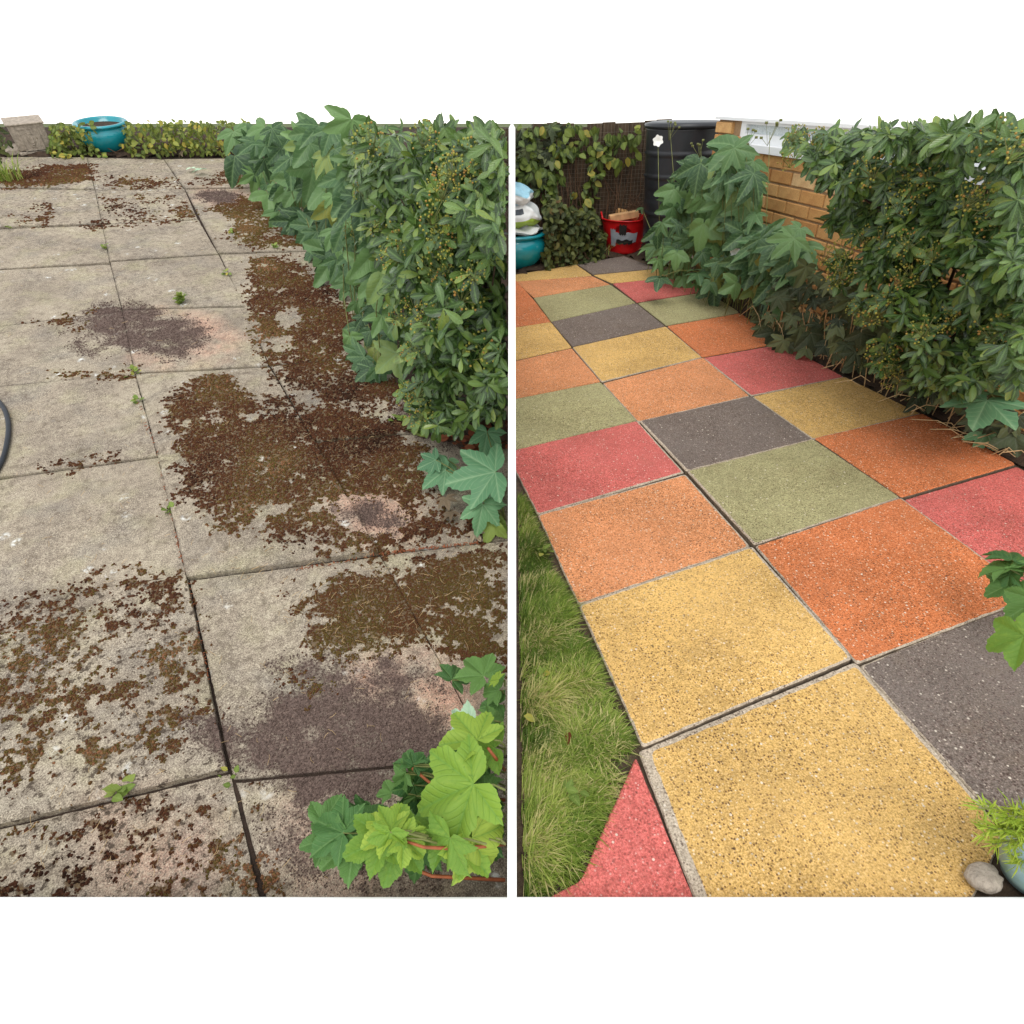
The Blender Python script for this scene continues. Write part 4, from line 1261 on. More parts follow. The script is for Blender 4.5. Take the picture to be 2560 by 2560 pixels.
def shrub(name, side, poly, basetab, nwh, label, thick, lsize, trunks, berries, bsc=1.0, gapk=.36):
    pts = samp(poly, nwh)
    xs = [p[0] for p in pts]
    cx_ = sum(xs) / len(xs)
    rp_ = G(side, *trunks[0][0])
    t = thing(name, side, rp_, label, 'shrub')
    inv = Matrix.Translation(-rp_)
    cam_l = CAM[side]
    mats4 = []
    for x_, y_ in pts:
        base = G(side, x_, lerp_tab(basetab, x_))
        dd = -thick * .5 + thick * random.random() ** 1.25
        # lumpy front
        dd += (float(fbm(np.array(x_ / 110), np.array(y_ / 110), 8, 2)) - .5) * thick * 1.1
        if float(fbm(np.array(x_ / 55), np.array(y_ / 55), 15, 2)) < gapk: continue
        p = ST(side, x_, y_, base + FWD[side] * dd)
        if p.z < .05 or not okside(side, p, .015): continue
        tc = (cam_l - p).normalized()
        ax = (tc * .55 + UP * .55 + RIGHT[side] * random.uniform(-.7, .5) + rv(.55)).normalized()
        nl = random.randint(5, 8)
        a0 = random.uniform(0, 6.28)
        o1 = ax.orthogonal().normalized(); o2 = ax.cross(o1)
        for k in range(nl):
            a_ = a0 + k * 2 * math.pi / nl + random.uniform(-.25, .25)
            rad = o1 * math.cos(a_) + o2 * math.sin(a_)
            el = random.uniform(-.15, .75)
            yd = rad * math.cos(el) + ax * math.sin(el) - UP * random.uniform(.1, .55)
            zn = ax * math.cos(el) - rad * math.sin(el) + rv(.25)
            mats4.append(basis(p + ax * random.uniform(-.012, .012), yd, zn, random.uniform(*lsize) * random.choice((.6, .8, 1, 1, 1.1))))
    put_leaves(t, inv, side, 'shrub', 'shrub', mats4, 300)
    for (gx, gy), (tx, ty), r0 in trunks:
        g = G(side, gx, gy); q = ST(side, tx, ty, g + FWD[side] * .05)
        b = MB(); n_ = 9; path = []
        for i in range(n_):
            s_ = i / (n_ - 1)
            path.append(inv @ (g.lerp(q, s_) + Vector((math.sin(s_ * 5 + gx) * .02, math.cos(s_ * 4 + gy) * .02, 0))))
        b.tube(path, [r0 * (1 - .55 * i / (n_ - 1)) for i in range(n_)], 9)
        tr = link('trunk', b.mesh('trunk', M['bark'], True), t)
        b = MB()
        for k in range(16):
            s_ = random.uniform(.3, 1); p0 = path[int(s_ * (n_ - 1))]
            pe = inv @ random.choice(mats4).translation
            b.tube([p0, p0.lerp(pe, .5) + UP * .03 + rv(.02), pe], [r0 * .3, r0 * .18, .0015], 6, cap=False)
        link('branch', b.mesh('branch', M['bark'], True), tr)
    for x_, y_ in berries:
        base = G(side, x_, lerp_tab(basetab, x_)) + FWD[side] * thick * (-.56 + (float(fbm(np.array(x_ / 110), np.array(y_ / 110), 8, 2)) - .5) * 1.1)
        p = ST(side, x_, y_, base)
        if not okside(side, p, .07): continue
        ax = ((cam_l - p).normalized() * .6 + UP * .5 + RIGHT[side] * random.uniform(-.6, .3)).normalized()
        m4 = inv @ basis(p, ax.orthogonal(), ax, bsc * random.uniform(.8, 1.25))
        bo = link('berry_cluster', random.choice(BERRY), t, m4); bo['kind'] = 'stuff'
        link('stalk', STALK, bo)
    return t

# ---- left garden
baseL = [(400, 425), (560, 450), (640, 490), (720, 570), (780, 645), (850, 745), (900, 850), (960, 960), (1060, 1070), (1180, 1130), (1280, 1150)]
grpL = 'lobed-leaved plants along the old patio'
lobed_plant('lobed_leaf_plant', 'L', [(590, 338), (760, 334), (770, 430), (720, 560), (660, 490), (610, 420)], baseL, 30, 'tall lobed-leaved plant at the back right of the old patio', size=(.12, .18), group=grpL, lean=Vector((0, 0, 0)))
lobed_plant('lobed_leaf_plant', 'L', [(740, 334), (900, 330), (910, 480), (900, 560), (850, 660), (780, 640), (720, 590), (730, 450)], baseL, 36, 'dense grey-green lobed-leaved plant left of the berried shrub', size=(.12, .18), group=grpL)
lobed_plant('lobed_leaf_plant', 'L', [(800, 620), (900, 560), (960, 640), (990, 760), (930, 800), (870, 760), (820, 700)], baseL, 26, 'drooping lobed leaves below the berry clusters on the left', size=(.10, .15), group=grpL)
lobed_plant('lobed_leaf_plant', 'L', [(880, 790), (960, 790), (990, 860), (960, 940), (900, 930), (870, 860)], baseL, 12, 'low lobed leaves touching the mossy slab under the shrub', size=(.09, .13), group=grpL)
shrub('berried_shrub', 'L', [(900, 328), (1000, 326), (1290, 326), (1290, 1060), (1200, 1030), (1130, 1075), (1030, 1060), (1000, 980), (1030, 900), (970, 800), (975, 690), (910, 640), (890, 520), (880, 420)], baseL, 1450,
      'glossy green shrub with yellow berry clusters overhanging the old patio',   .42, (.038, .058), [((1200, 1085), (1130, 420), .02), ((1260, 1110), (1230, 500), .02)],
      [(925, 365), (1060, 350), (1140, 440), (1105, 480), (1190, 430), (880, 580), (950, 570), (1000, 590), (1080, 545), (1110, 620), (1085, 680), (1110, 700), (1180, 690), (990, 790), (1030, 770), (1060, 800), (985, 640), (1030, 880), (1160, 740), (1210, 880), (1020, 990), (1045, 985), (1250, 450), (1120, 430), (1170, 410), (905, 480), (1100, 610), (1250, 620), (1050, 1040)], .95)

bigL = thing('big_lobed_plant', 'L', G('L', 1240, 1270), 'large pale green lobed leaves by the edge of the mossy slab', 'plant')
biL = Matrix.Translation(-G('L', 1240, 1270))
BIG = leafmeshes('leaf', [palmate(200 + s, 5, 48, .60, .10, 44, .10 + .05 * s, .12, 0, 84, (.2, .4, .6, .8, 1.0)) for s in range(3)], M['bigleaf'])
sb = MB()
def hang(side, root, inv, mesh, px, tip_px, w_, size, name='leaf', tilt=0.0, sbm=None, stem_to=None, roll=0.0):
    """a leaf at a given height over the ground whose tip points along the picked direction"""
    p = G(side, px[0], px[1], w_); q = G(side, tip_px[0], tip_px[1], w_ - tilt)
    yd = q - p
    zn = UP * .8 + (CAM[side] - p).normalized() * .6 + RIGHT[side] * roll
    m4 = basis(p, yd, zn, size)
    xw = [(FR[side] @ (m4 @ v_.co)).x for v_ in mesh.vertices]
    sh = min(0, -.014 - max(xw)) if side == 'L' else max(0, .014 - min(xw))
    m4 = Matrix.Translation(FI[side].to_3x3() @ Vector((sh, 0, 0))) @ m4
    p = m4.translation
    o = link(name, mesh, root, inv @ m4)
    if sbm is not None:
        s_ = stem_to if stem_to is not None else G(side, px[0] + 60, px[1] + 40, 0)
        m_ = (p + s_) / 2 + UP * .03
        sbm.tube([inv @ s_, inv @ m_, inv @ (m_ * .4 + p * .6 + UP * .006), inv @ p], [.003, .0026, .002, .0016], 6, cap=False)
    return o
rtL = G('L', 1262, 1300)
for px, tp, w_, s_, r_ in [((1245, 1180), (1090, 1215), .17, .165, 0), ((1090, 1150), (1015, 1185), .09, .075, 0), ((1115, 1175), (1030, 1235), .07, .10, -.2),
                           ((1265, 1080), (1255, 1150), .16, .09, .2), ((1262, 1260), (1250, 1330), .10, .10, .3), ((1235, 1215), (1180, 1240), .04, .10, 0), ((1120, 1150), (1110, 1205), .06, .06, 0)]:
    hang('L', bigL, biL, random.choice(BIG), px, tp, w_, s_, tilt=.05, sbm=sb, stem_to=rtL, roll=r_)
link('stem', sb.mesh('stem', M['stem'], True), bigL)['kind'] = 'stuff'
YEL = lm('anem', 'weed')
sb = MB()
yl = thing('yellowing_plant', 'L', G('L', 1250, 1330), 'yellow-green lobed leaves lying on the slab at the right edge', 'plant')
yi = Matrix.Translation(-G('L', 1250, 1330))
for px, tp, s_ in [((1235, 1290), (1215, 1345), .075), ((1260, 1310), (1245, 1350), .07), ((1230, 1265), (1215, 1300), .05)]:
    hang('L', yl, yi, random.choice(YEL), px, tp, .04, s_, tilt=.03, sbm=sb, stem_to=rtL)
link('stem', sb.mesh('stem', M['stem'], True), yl)['kind'] = 'stuff'

# dead and fallen leaves
def fallen(side, px, tip, size, mat, label, kind='anem', w_=.02, group=None, cat='leaf', curl=.02):
    p = G(side, px[0], px[1], w_); q = G(side, tip[0], tip[1], w_ - curl * .3)
    o = link('fallen_leaf', random.choice(lm(kind, mat)))
    o.matrix_world = FR[side] @ basis(p, q - p, UP + rv(.5), size)
    tag(o, label, cat, group)
fallen('L', (495, 425), (520, 395), .07, 'paleleaf', 'pale silvery upturned leaf lying near the back joint, right half', w_=.035)
fallen('L', (478, 420), (470, 390), .055, 'paleleaf', 'pale silvery upturned leaf lying near the back joint, left half', w_=.03)
fallen('L', (1130, 1280), (1100, 1300), .045, 'deadleaf', 'curled grey dead leaf on the mossy slab edge', w_=.03)
fallen('L', (1115, 1245), (1125, 1290), .05, 'deadleaf', 'grey withered leaf hanging below the big lobed leaves', w_=.045)
fallen('L', (1185, 1330), (1200, 1350), .04, 'deadleaf', 'small brown dead leaf by the joint under yellow leaves', w_=.02)
fallen('L', (455, 378), (450, 388), .06, 'deadleaf', 'tan dead leaf beside the back creeper', w_=.03)
b4 = []
for i in range(150):
    x_, y_ = samp([(1030, 1030), (1270, 1020), (1270, 1120), (1160, 1135)], 1)[0]
    p = G('L', x_, y_, random.uniform(.01, .035)); b4.append(basis(p, rv(1) * Vector((1, 1, .2)), UP + rv(.6), random.uniform(.02, .045)))
o = joined('leaf_litter', G_IVY, b4, None, M['redleaf']); o.matrix_world = FR['L']; tag(o, 'reddish brown leaf litter under the berried shrub', 'leaf litter')
# soil of the bed, a low mound
def mound(side, poly, h, name, label, mat='soil', n=40):
    lo = [tuple(G(side, x_, y_)[:2]) for x_, y_ in poly]
    xs = [p[0] for p in lo]; ys = [p[1] for p in lo]
    X, Y = np.meshgrid(np.linspace(min(xs), max(xs), n), np.linspace(min(ys), max(ys), n), indexing='ij')
    s_ = sdist(X, Y, lo)
    Z = np.clip(s_ / .08, -1, 1) * h + (fbm(X * 20, Y * 20, 6, 4) - .5) * .035
    Z = np.where(s_ < -.015, -.05, Z)
    idx = np.arange(n * n).reshape(n, n)
    ff = np.stack([idx[:-1, :-1], idx[1:, :-1], idx[1:, 1:], idx[:-1, 1:]], -1).reshape(-1, 4)
    keep = (s_.ravel()[ff] > -.03).all(1)
    me = mkmesh(name, np.stack([X, Y, Z], -1).reshape(-1, 3), ff[keep], M[mat], smooth=True)
    o = link(name, me); o.matrix_world = FR[side]; o['kind'] = 'structure'
    if label: o['label'] = label
    return o
mound('L', [(640, 395), (760, 520), (880, 700), (940, 880), (1000, 1000), (1090, 1110), (1180, 1128), (1272, 1122), (1272, 330), (900, 330), (700, 340)], .03, 'planting_bed', None, n=60)
mound('L', [(-300, 330), (-300, 392), (640, 388), (900, 330)], .02, 'planting_bed', None, n=50)
mound('R', [(1288, 690), (1440, 660), (1560, 638), (1680, 670), (1770, 728), (1960, 858), (2112, 940), (2310, 1036), (2550, 1160), (2900, 1350), (3200, 1300), (2700, 700), (2300, 560), (1700, 560), (1288, 620)], .02, 'planting_bed', None, n=80)

# creeper at the back of the old patio
def creeper(name, side, poly, basetab, n, label, mat, size, thick, limit=300, up=.5, tag_cat='creeper', stems=20):
    rp_ = G(side, *(poly[len(poly) // 2][0], lerp_tab(basetab, poly[len(poly) // 2][0])))
    t = thing(name, side, rp_, label, tag_cat)
    inv = Matrix.Translation(-rp_)
    m_ = []
    for x_, y_ in samp(poly, n):
        base = G(side, x_, lerp_tab(basetab, x_)) + FWD[side] * random.uniform(-thick, thick)
        p = ST(side, x_, y_, base)
        if p.z < .01: p = G(side, x_, y_, random.uniform(.01, .03))
        if not okside(side, p, .03): continue
        tc = (CAM[side] - p).normalized()
        m_.append(basis(p, rv(1) - UP * .4, tc * .7 + UP * up + rv(.6), random.uniform(*size)))
    put_leaves(t, inv, side, 'ivy', mat, m_, limit)
    b = MB()
    for k in range(stems):
        x_, y_ = samp(poly, 1)[0]
        base = G(side, x_, lerp_tab(basetab, x_))
        p = ST(side, x_, y_, base); g = Vector((base.x, base.y, 0)) + RIGHT[side] * random.uniform(-.12, .12)
        b.tube([inv @ g, inv @ (g.lerp(p, .5) + rv(.05)), inv @ p], [.004, .003, .0015], 5, cap=False)
    if stems: link('stem', b.mesh('stem', M['twig'], True), t)['kind'] = 'stuff'
    return t
baseLB = [(-400, 384), (18, 384), (640, 384), (900, 380)]
creeper('creeper', 'L', [(-250, 308), (20, 312), (20, 400), (-250, 420)], baseLB, 260, 'dark leafy growth behind the stone planter', 'ivydark', (.03, .05), .12, 120)
creeper('creeper', 'L', [(130, 312), (235, 308), (240, 385), (180, 392), (120, 385)], baseLB, 330, 'yellow-green creeper between stone planter and turquoise pot', 'ivy', (.026, .046), .10, 200)
creeper('creeper', 'L', [(310, 306), (620, 304), (640, 380), (560, 388), (430, 384), (330, 390), (305, 360)], baseLB, 800, 'yellow-green creeper right of the turquoise pot', 'ivy', (.026, .046), .12, 300)
creeper('trailing_weed', 'L', [(118, 340), (146, 330), (170, 380), (172, 392), (140, 388)], baseLB, 26, 'pale round-leaved weed in front of the stone planter', 'weed', (.035, .055), .03, 60, stems=4, tag_cat='weed')
creeper('trailing_weed', 'L', [(240, 372), (262, 350), (268, 396), (238, 396)], baseLB, 30, 'small green weed left of the turquoise pot foot', 'weed', (.02, .04), .03, 60, stems=3, tag_cat='weed')

# grassy tuft, back left
def tuft(side, px, n, length, label, mat='grass', name='grass_tuft', spread=.06, w_=.002, cat='grass tuft'):
    g = G(side, *px); t = thing(name, side, g, label, cat)
    vv, ff, rn = [], [], []
    for k in range(n):
        a_ = random.uniform(0, 6.28); L2 = length * random.uniform(.5, 1.1); ln_ = random.uniform(.3, 1.1)
        p0 = Vector((random.gauss(0, spread), random.gauss(0, spread * .5), 0)); d = Vector((math.cos(a_), math.sin(a_), 0)); s_ = Vector((-d.y, d.x, 0)) * w_
        o_ = len(vv)
        for tt, wk in ((0, 1), (.35, 1), (.7, .7), (1, .1)):
            c_ = p0 + d * (L2 * ln_ * tt * tt * .8) + UP * L2 * (tt - .45 * ln_ * tt * tt)
            vv += [tuple(c_ - s_ * wk), tuple(c_ + s_ * wk)]
        ff += [(o_, o_ + 1, o_ + 3, o_ + 2), (o_ + 2, o_ + 3, o_ + 5, o_ + 4), (o_ + 4, o_ + 5, o_ + 7, o_ + 6)]
        rn += [random.random()] * 8
    o = link('blades', mkmesh('blades', vv, ff, M[mat], smooth=True, attrs={'rnd': ('POINT', rn)}), t); o['kind'] = 'stuff'
tuft('L', (20, 452), 90, .20, 'arching grass tuft at the back left edge of the old patio', spread=.05, w_=.003)
# weeds in joints
def weed(side, px, label, n=9, size=(.014, .026), mat='weed', h=.02):
    g = G(side, *px); t = thing('joint_weed', side, g, label, 'weed', 0, 'weeds growing in the joints' if side == 'L' else 'weeds in the lawn')
    for k in range(n):
        a_ = random.uniform(0, 6.28); d = Vector((math.cos(a_), math.sin(a_), random.uniform(.2, .9)))
        link('leaf', random.choice(lm('ivy', mat)), t, basis(Vector((random.gauss(0, .008), random.gauss(0, .008), h * random.random())), d, UP + rv(.4), random.uniform(*size)))
weed('L', (455, 758), 'largest bushy weed in a cross joint below the back rows', 46, (.018, .03), h=.04)
weed('L', (338, 936), 'small weed where two joints cross beside the pale pink stain', 12)
weed('L', (344, 1008), 'tiny weed in the long joint, upper of three', 8)
weed('L', (424, 1278), 'tiny weed in the long joint beside the big moss patch', 7)
weed('L', (302, 1982), 'small three-leaved weed in the near cross joint', 9, (.02, .035))
weed('L', (578, 1946), 'tiny weed at the near slab corner', 5, (.01, .018))
weed('L', (566, 688), 'weed in the right-hand long joint, with orange leaf', 9, (.016, .026))
weed('L', (262, 622), 'yellow dry weed in the far part of the long joint', 16, (.012, .022))
weed('L', (580, 585), 'tiny green weed on the mossy slab by the lobed plant', 8)
weed('L', (690, 622), 'small bright weed under the hanging lobed leaves', 9)
weed('L', (24, 574), 'tiny yellow weed at the far left edge', 7)
weed('L', (1000, 1055), 'slender yellow-green sprig lying towards the berried shrub', 10, (.02, .035))
weed('L', (1045, 1085), 'small green shoot at the edge of the planting bed', 8, (.03, .05))
# debris: straw, red bits in joints
b = MB()
for i in range(700):
    x_, y_ = samp([(420, 960), (1000, 1000), (1200, 1350), (1250, 1620), (760, 1620), (440, 1270)] if i % 2 else [(20, 480), (640, 420), (1200, 1150), (1250, 1700), (900, 2200), (20, 2230)], 1)[0]
    p = G('L', x_, y_, .009 + random.uniform(0, .004)); a_ = random.uniform(0, 3.14); L2 = random.uniform(.008, .03)
    d = Vector((math.cos(a_), math.sin(a_), random.uniform(-.1, .1))) * L2
    b.tube([p - d * .5, p + rv(.003), p + d * .5], .0005, 3, m=0)
for (x0, y0), (x1, y1), n_ in [((343, 1000), (395, 1140), 60), ((395, 1145), (466, 1440), 90), ((468, 1460), (520, 1700), 60), ((950, 1384), (1200, 1356), 110), ((740, 1425), (948, 1386), 30)]:
    for i in range(n_):
        t = random.random(); p = G('L', x0 + (x1 - x0) * t, y0 + (y1 - y0) * t, -.008 + random.uniform(0, .012)) + rv(.004)
        a_ = random.uniform(0, 3.14); d = Vector((math.cos(a_), math.sin(a_), 0)) * random.uniform(.004, .014)
        b.tube([p - d * .5, p + d * .5], .0013, 4, m=1)
o = link('debris', b.mesh('debris', [M['straw'], M['redleaf']])); o.matrix_world = FR['L']; tag(o, 'straw bits and reddish crumbs scattered over the old slabs and joints', 'debris', kind='stuff')

# currant bush in the left foreground
CUR_K = 1.0
cu_root = G('L', 1250, 2180)
cur = thing('currant_bush', 'L', cu_root, 'bright yellow-green currant leaves reaching over the old patio in the foreground', 'plant')
ci = Matrix.Translation(-cu_root)
CURL, CURD = lm('cur', 'currant'), lm('cur', 'currant2')
sb = MB(); rb = MB()
LEAVES = [  # leaf joint, tip, height over ground, size (m), dark?, roll
 ((1205, 1960), (1085, 2010), .30, .115, 0, 0), ((1120, 2075), (1045, 2030), .26, .090, 0, 0), ((1130, 1590 + 110), (1160, 1640), .10, .06, 1, 0),
 ((1235, 1850), (1180, 1790), .30, .085, 0, .3), ((1262, 1870), (1195, 1880), .26, .075, 0, 0), ((1185, 2150), (1260, 2080), .24, .10, 0, 0),
 ((1240, 2130), (1265, 2230), .26, .095, 0, 0), ((1125, 2150), (1110, 2215), .30, .075, 0, 0), ((975, 2080), (920, 2040), .30, .065, 0, 0),
 ((975, 2080), (965, 2125), .32, .05, 0, 0), ((980, 2075), (1010, 2015), .31, .055, 0, 0), ((1000, 2085), (1050, 2075), .29, .055, 0, 0),
 ((960, 2110), (885, 2130), .27, .07, 0, 0), ((1000, 2130), (985, 2190), .25, .075, 0, 0), ((1010, 2120), (1060, 2150), .30, .05, 0, 0),
 ((858, 2082), (790, 2050), .22, .075, 1, 0), ((862, 2090), (830, 2130), .21, .06, 1, 0), ((866, 2080), (870, 2020), .21, .05, 1, 0),
 ((890, 2155), (830, 2205), .20, .080, 1, 0), ((895, 2160), (910, 2200), .19, .05, 1, 0), ((905, 2050), (900, 2010), .15, .07, 1, .3),
 ((1030, 1910), (1005, 1865), .22, .045, 1, 0), ((1035, 1915), (1058, 1890), .22, .034, 1, 0), ((1015, 1935), (990, 1960), .21, .045, 1, 0), ((1020, 1930), (1035, 1950), .20, .034, 1, 0),
 ((1060, 1965), (1085, 1945), .16, .06, 1, 0), ((1040, 1990), (1050, 2010), .17, .045, 1, 0),
 ((1240, 1690), (1195, 1640), .14, .075, 1, 0), ((1250, 1725), (1215, 1730), .16, .055, 1, 0), ((1262, 1700), (1230, 1700), .20, .032, 0, 0), ((1258, 1760), (1225, 1765), .13, .05, 1, 0),
 ((1060, 2200), (960, 2215), .17, .085, 1, 0), ((1150, 2205), (1080, 2232), .15, .07, 1, 0), ((1215, 2215), (1170, 2235), .15, .07, 1, 0), ((1200, 2020), (1262, 2010), .20, .055, 1, 0),
 ((1150, 2030), (1190, 1990), .15, .06, 1, 0), ((1255, 1970), (1225, 1935), .18, .055, 1, 0), ((1262, 2040), (1240, 2010), .22, .06, 0, 0), ((905, 2225), (870, 2232), .16, .035, 1, 0)]
hub = G('L', 1262, 2120, .16)
for x_, y_ in spread_pts([(800, 2060), (900, 2010), (1060, 1950), (1180, 1850), (1240, 1780), (1240, 2150), (1100, 2180), (830, 2180)], 30):
    a_ = random.uniform(0, 6.28)
    LEAVES.append(((x_, y_), (x_ + 50 * math.cos(a_), y_ + 40 * math.sin(a_)), random.uniform(.06, .19), random.uniform(.04, .075), 1, random.uniform(-.5, .5)))
LEAVES = [((p_[0], min(p_[1], 2095)), (q_[0], min(q_[1], 2140)), w_, s_, dk, rl) for p_, q_, w_, s_, dk, rl in LEAVES]
for px, tp, w_, s_, dk, rl in LEAVES:
    hang('L', cur, ci, random.choice(CURD if dk else CURL), px, tp, w_, s_ * CUR_K, tilt=random.uniform(.0, .04), roll=rl + random.uniform(-.4, .4))
    p = G('L', px[0], px[1], w_)
    tgt = G('L', min(1262, px[0] + 90), px[1] + 15, w_ - .03)
    sb.tube([ci @ tgt, ci @ (tgt.lerp(p, .5) + UP * .01), ci @ p], [.0022, .0018, .0014], 6, cap=False)
for path in ([(1262, 2110, .2), (1150, 2122, .27), (1060, 2118, .29), (990, 2095, .30)], [(1262, 1925, .2), (1235, 1890, .28), (1220, 1870, .3)], [(1262, 2200, .12), (1080, 2190, .17), (900, 2120, .2), (858, 2085, .21)], [(1262, 2000, .12), (1120, 1995, .17), (1030, 1920, .22)]):
    rb.tube([ci @ G('L', *q) for q in path], [.0035, .003, .0026, .0018][:len(path)], 7)
link('petiole', sb.mesh('petiole', M['stem'], True), cur)['kind'] = 'stuff'
link('branch', rb.mesh('branch', M['redstem'], True), cur)['kind'] = 'stuff'
fallen('L', (1178, 1815), (1125, 1850), .07, 'paleleaf', 'folded pale leaf underside beside the currant leaves', 'cur', .22, curl=.12)

# ---- right garden
baseR = [(1288, 660), (1500, 640), (1600, 668), (1700, 700), (1800, 760), (1900, 825), (2000, 885), (2100, 940), (2300, 1035), (2541, 1155), (2800, 1290)]
grpR = 'lobed-leaved plants along the coloured patio'
lobed_plant('lobed_leaf_plant', 'R', [(1690, 440), (1750, 400), (1800, 430), (1830, 520), (1780, 600), (1710, 600), (1670, 540), (1660, 480)], [(1500, 690), (1700, 705), (1900, 800)], 34, 'tall lobed-leaved plant directly in front of the water butt', size=(.13, .19), group=grpR)
lobed_plant('lobed_leaf_plant', 'R', [(1770, 390), (1830, 380), (1880, 420), (1870, 520), (1920, 600), (1960, 680), (1900, 690), (1830, 620), (1800, 480)], baseR, 40, 'tall lobed-leaved plant in front of the white window', size=(.12, .18), group=grpR)
lobed_plant('lobed_leaf_plant', 'R', [(1620, 570), (1720, 560), (1850, 640), (1840, 720), (1780, 740), (1700, 700), (1620, 650)], [(1500, 700), (1700, 730), (1900, 840)], 34, 'wilting lobed-leaved plant hanging over the red and green slabs', size=(.10, .17), group=grpR, towards=.9)
lobed_plant('lobed_leaf_plant', 'R', [(1850, 600), (1930, 580), (1990, 560), (2010, 660), (1980, 800), (1900, 800), (1860, 730)], baseR, 30, 'lobed-leaved plant against the bricks left of the tall shrub', size=(.11, .16), group=grpR)
lobed_plant('wilted_plant', 'R', [(1880, 760), (2000, 680), (2120, 720), (2200, 830), (2230, 940), (2100, 900), (1960, 870), (1900, 840)], baseR, 90, 'dark wilted low plant between the lobed plants and the tall shrub', mat='dullleaf', size=(.06, .11), stemmat='straw')
lobed_plant('wilted_plant', 'R', [(2200, 880), (2420, 930), (2541, 1040), (2541, 1120), (2420, 1060), (2300, 1010), (2220, 960)], baseR, 46, 'dark undergrowth at the foot of the tall shrub', mat='dullleaf', size=(.05, .09), stemmat='straw')
# arching shoots with a few leaves over the slabs
def shoot(side, path, leaves, label, mat='anemone', group=None):
    r_ = G(side, path[0][0], path[0][1])
    t = thing('arching_shoot', side, r_, label, 'plant', 0, group); inv = Matrix.Translation(-r_)
    b = MB(); b.tube([inv @ G(side, *q) for q in path], [.004 - .0025 * i / (len(path) - 1) for i in range(len(path))], 6)
    link('stem', b.mesh('stem', M['stem'], True), t)
    for px, tp, w_, s_ in leaves:
        hang(side, t, inv, random.choice(lm('anem', mat)), px, tp, w_, s_, tilt=.06)
shoot('R', [(1790, 735, 0), (1760, 680, .16), (1700, 675, .2), (1655, 690, .17)], [((1650, 695), (1640, 735), .16, .12), ((1655, 690), (1625, 680), .17, .07), ((1745, 685), (1760, 735), .18, .12), ((1735, 675), (1715, 660), .2, .07)], 'single arching shoot drooping over the red slab')
shoot('R', [(1640, 640, 0), (1650, 600, .2), (1625, 570, .3), (1605, 520, .38)], [((1625, 620), (1600, 670), .12, .12), ((1608, 520), (1600, 560), .36, .09), ((1650, 590), (1670, 620), .25, .12)], 'pale shoot leaning over the red tub')
bigR = thing('big_lobed_plant', 'R', G('R', 2520, 1120), 'large grey-green lobed leaf hanging over the orange slab corner', 'plant')
biR = Matrix.Translation(-G('R', 2520, 1120)); sb = MB()
for px, tp, w_, s_, rl in [((2468, 1000), (2412, 1110), .24, .19, 0), ((2478, 985), (2455, 925), .26, .11, 0), ((2465, 1080), (2440, 1125), .06, .09, .3), ((2490, 1010), (2480, 1040), .14, .08, 0)]:
    hang('R', bigR, biR, random.choice(BIG), px, tp, w_, s_, tilt=.06, sbm=sb, stem_to=G('R', 2530, 1130), roll=rl)
link('stem', sb.mesh('stem', M['stem'], True), bigR)['kind'] = 'stuff'
# straw stems lying at the bed edge
b = MB()
for i in range(34):
    x_ = random.uniform(1880, 2541); y0 = lerp_tab(baseR, x_)
    p = G('R', x_, y0 - random.uniform(-14, 30), random.uniform(.01, .05)); d = (RIGHT['R'] * random.uniform(.3, 1) - FWD['R'] * random.uniform(.1, 1) + UP * random.uniform(-.1, .5)) * random.uniform(.05, .16)
    b.tube([p - d * .5, p + UP * .02 + rv(.01), p + d * .5], [.0022, .002, .001], 5, cap=False)
o = link('dry_stems', b.mesh('dry_stems', M['straw'], True)); o.matrix_world = FR['R']; tag(o, 'pale dry stems lying along the edge of the coloured slabs', 'dry stems', kind='stuff')

shrub('berried_shrub', 'R', [(1970, 338), (2100, 330), (2350, 330), (2580, 330), (2580, 1000), (2480, 900), (2470, 960), (2380, 990), (2300, 960), (2240, 985), (2190, 900), (2210, 840), (2130, 760), (2090, 690), (2075, 560), (2060, 430), (1990, 385)], baseR, 2700,
      'tall glossy green shrub with yellow berry clusters in front of the brick house',   .42, (.040, .062), [((2370, 985), (2160, 330), .030), ((2480, 1040), (2540, 480), .022)],
      [(1985, 340), (2035, 345), (1975, 405), (2180, 430), (2270, 455), (2290, 480), (2250, 520), (2060, 645), (2100, 630), (2160, 600), (2215, 600), (2265, 610), (2330, 640), (2280, 680), (2300, 690), (2210, 770), (2170, 790), (2145, 770), (2190, 790), (2450, 500), (2490, 560), (2480, 350), (2540, 380), (2380, 810), (2400, 790), (2480, 830), (2205, 880), (2240, 950), (2310, 830), (2090, 700), (2430, 500), (2330, 440), (2100, 670), (2250, 700), (2220, 925)], 1.15, .42)

# currant leaves at the right edge
cr = thing('currant_bush', 'R', G('R', 2590, 1560), 'fresh green currant leaves at the right edge over the orange slab', 'plant')
cri = Matrix.Translation(-G('R', 2590, 1560)); sb = MB()
for px, tp, w_, s_, m_ in [((2520, 1420), (2465, 1405), .20, .07, CURD), ((2530, 1400), (2520, 1350), .21, .075, CURD), ((2525, 1435), (2485, 1450), .18, .05, CURD), ((2540, 1455), (2490, 1475), .17, .075, CURD), ((2560, 1430), (2545, 1400), .2, .06, CURD), ((2560, 1590), (2508, 1605), .24, .08, CURL), ((2590, 1500), (2560, 1520), .2, .08, CURD)]:
    hang('R', cr, cri, random.choice(m_), px, tp, w_, s_, tilt=.03, sbm=sb, stem_to=G('R', 2680, 1600, .0))
link('stem', sb.mesh('stem', M['stem'], True), cr)['kind'] = 'stuff'

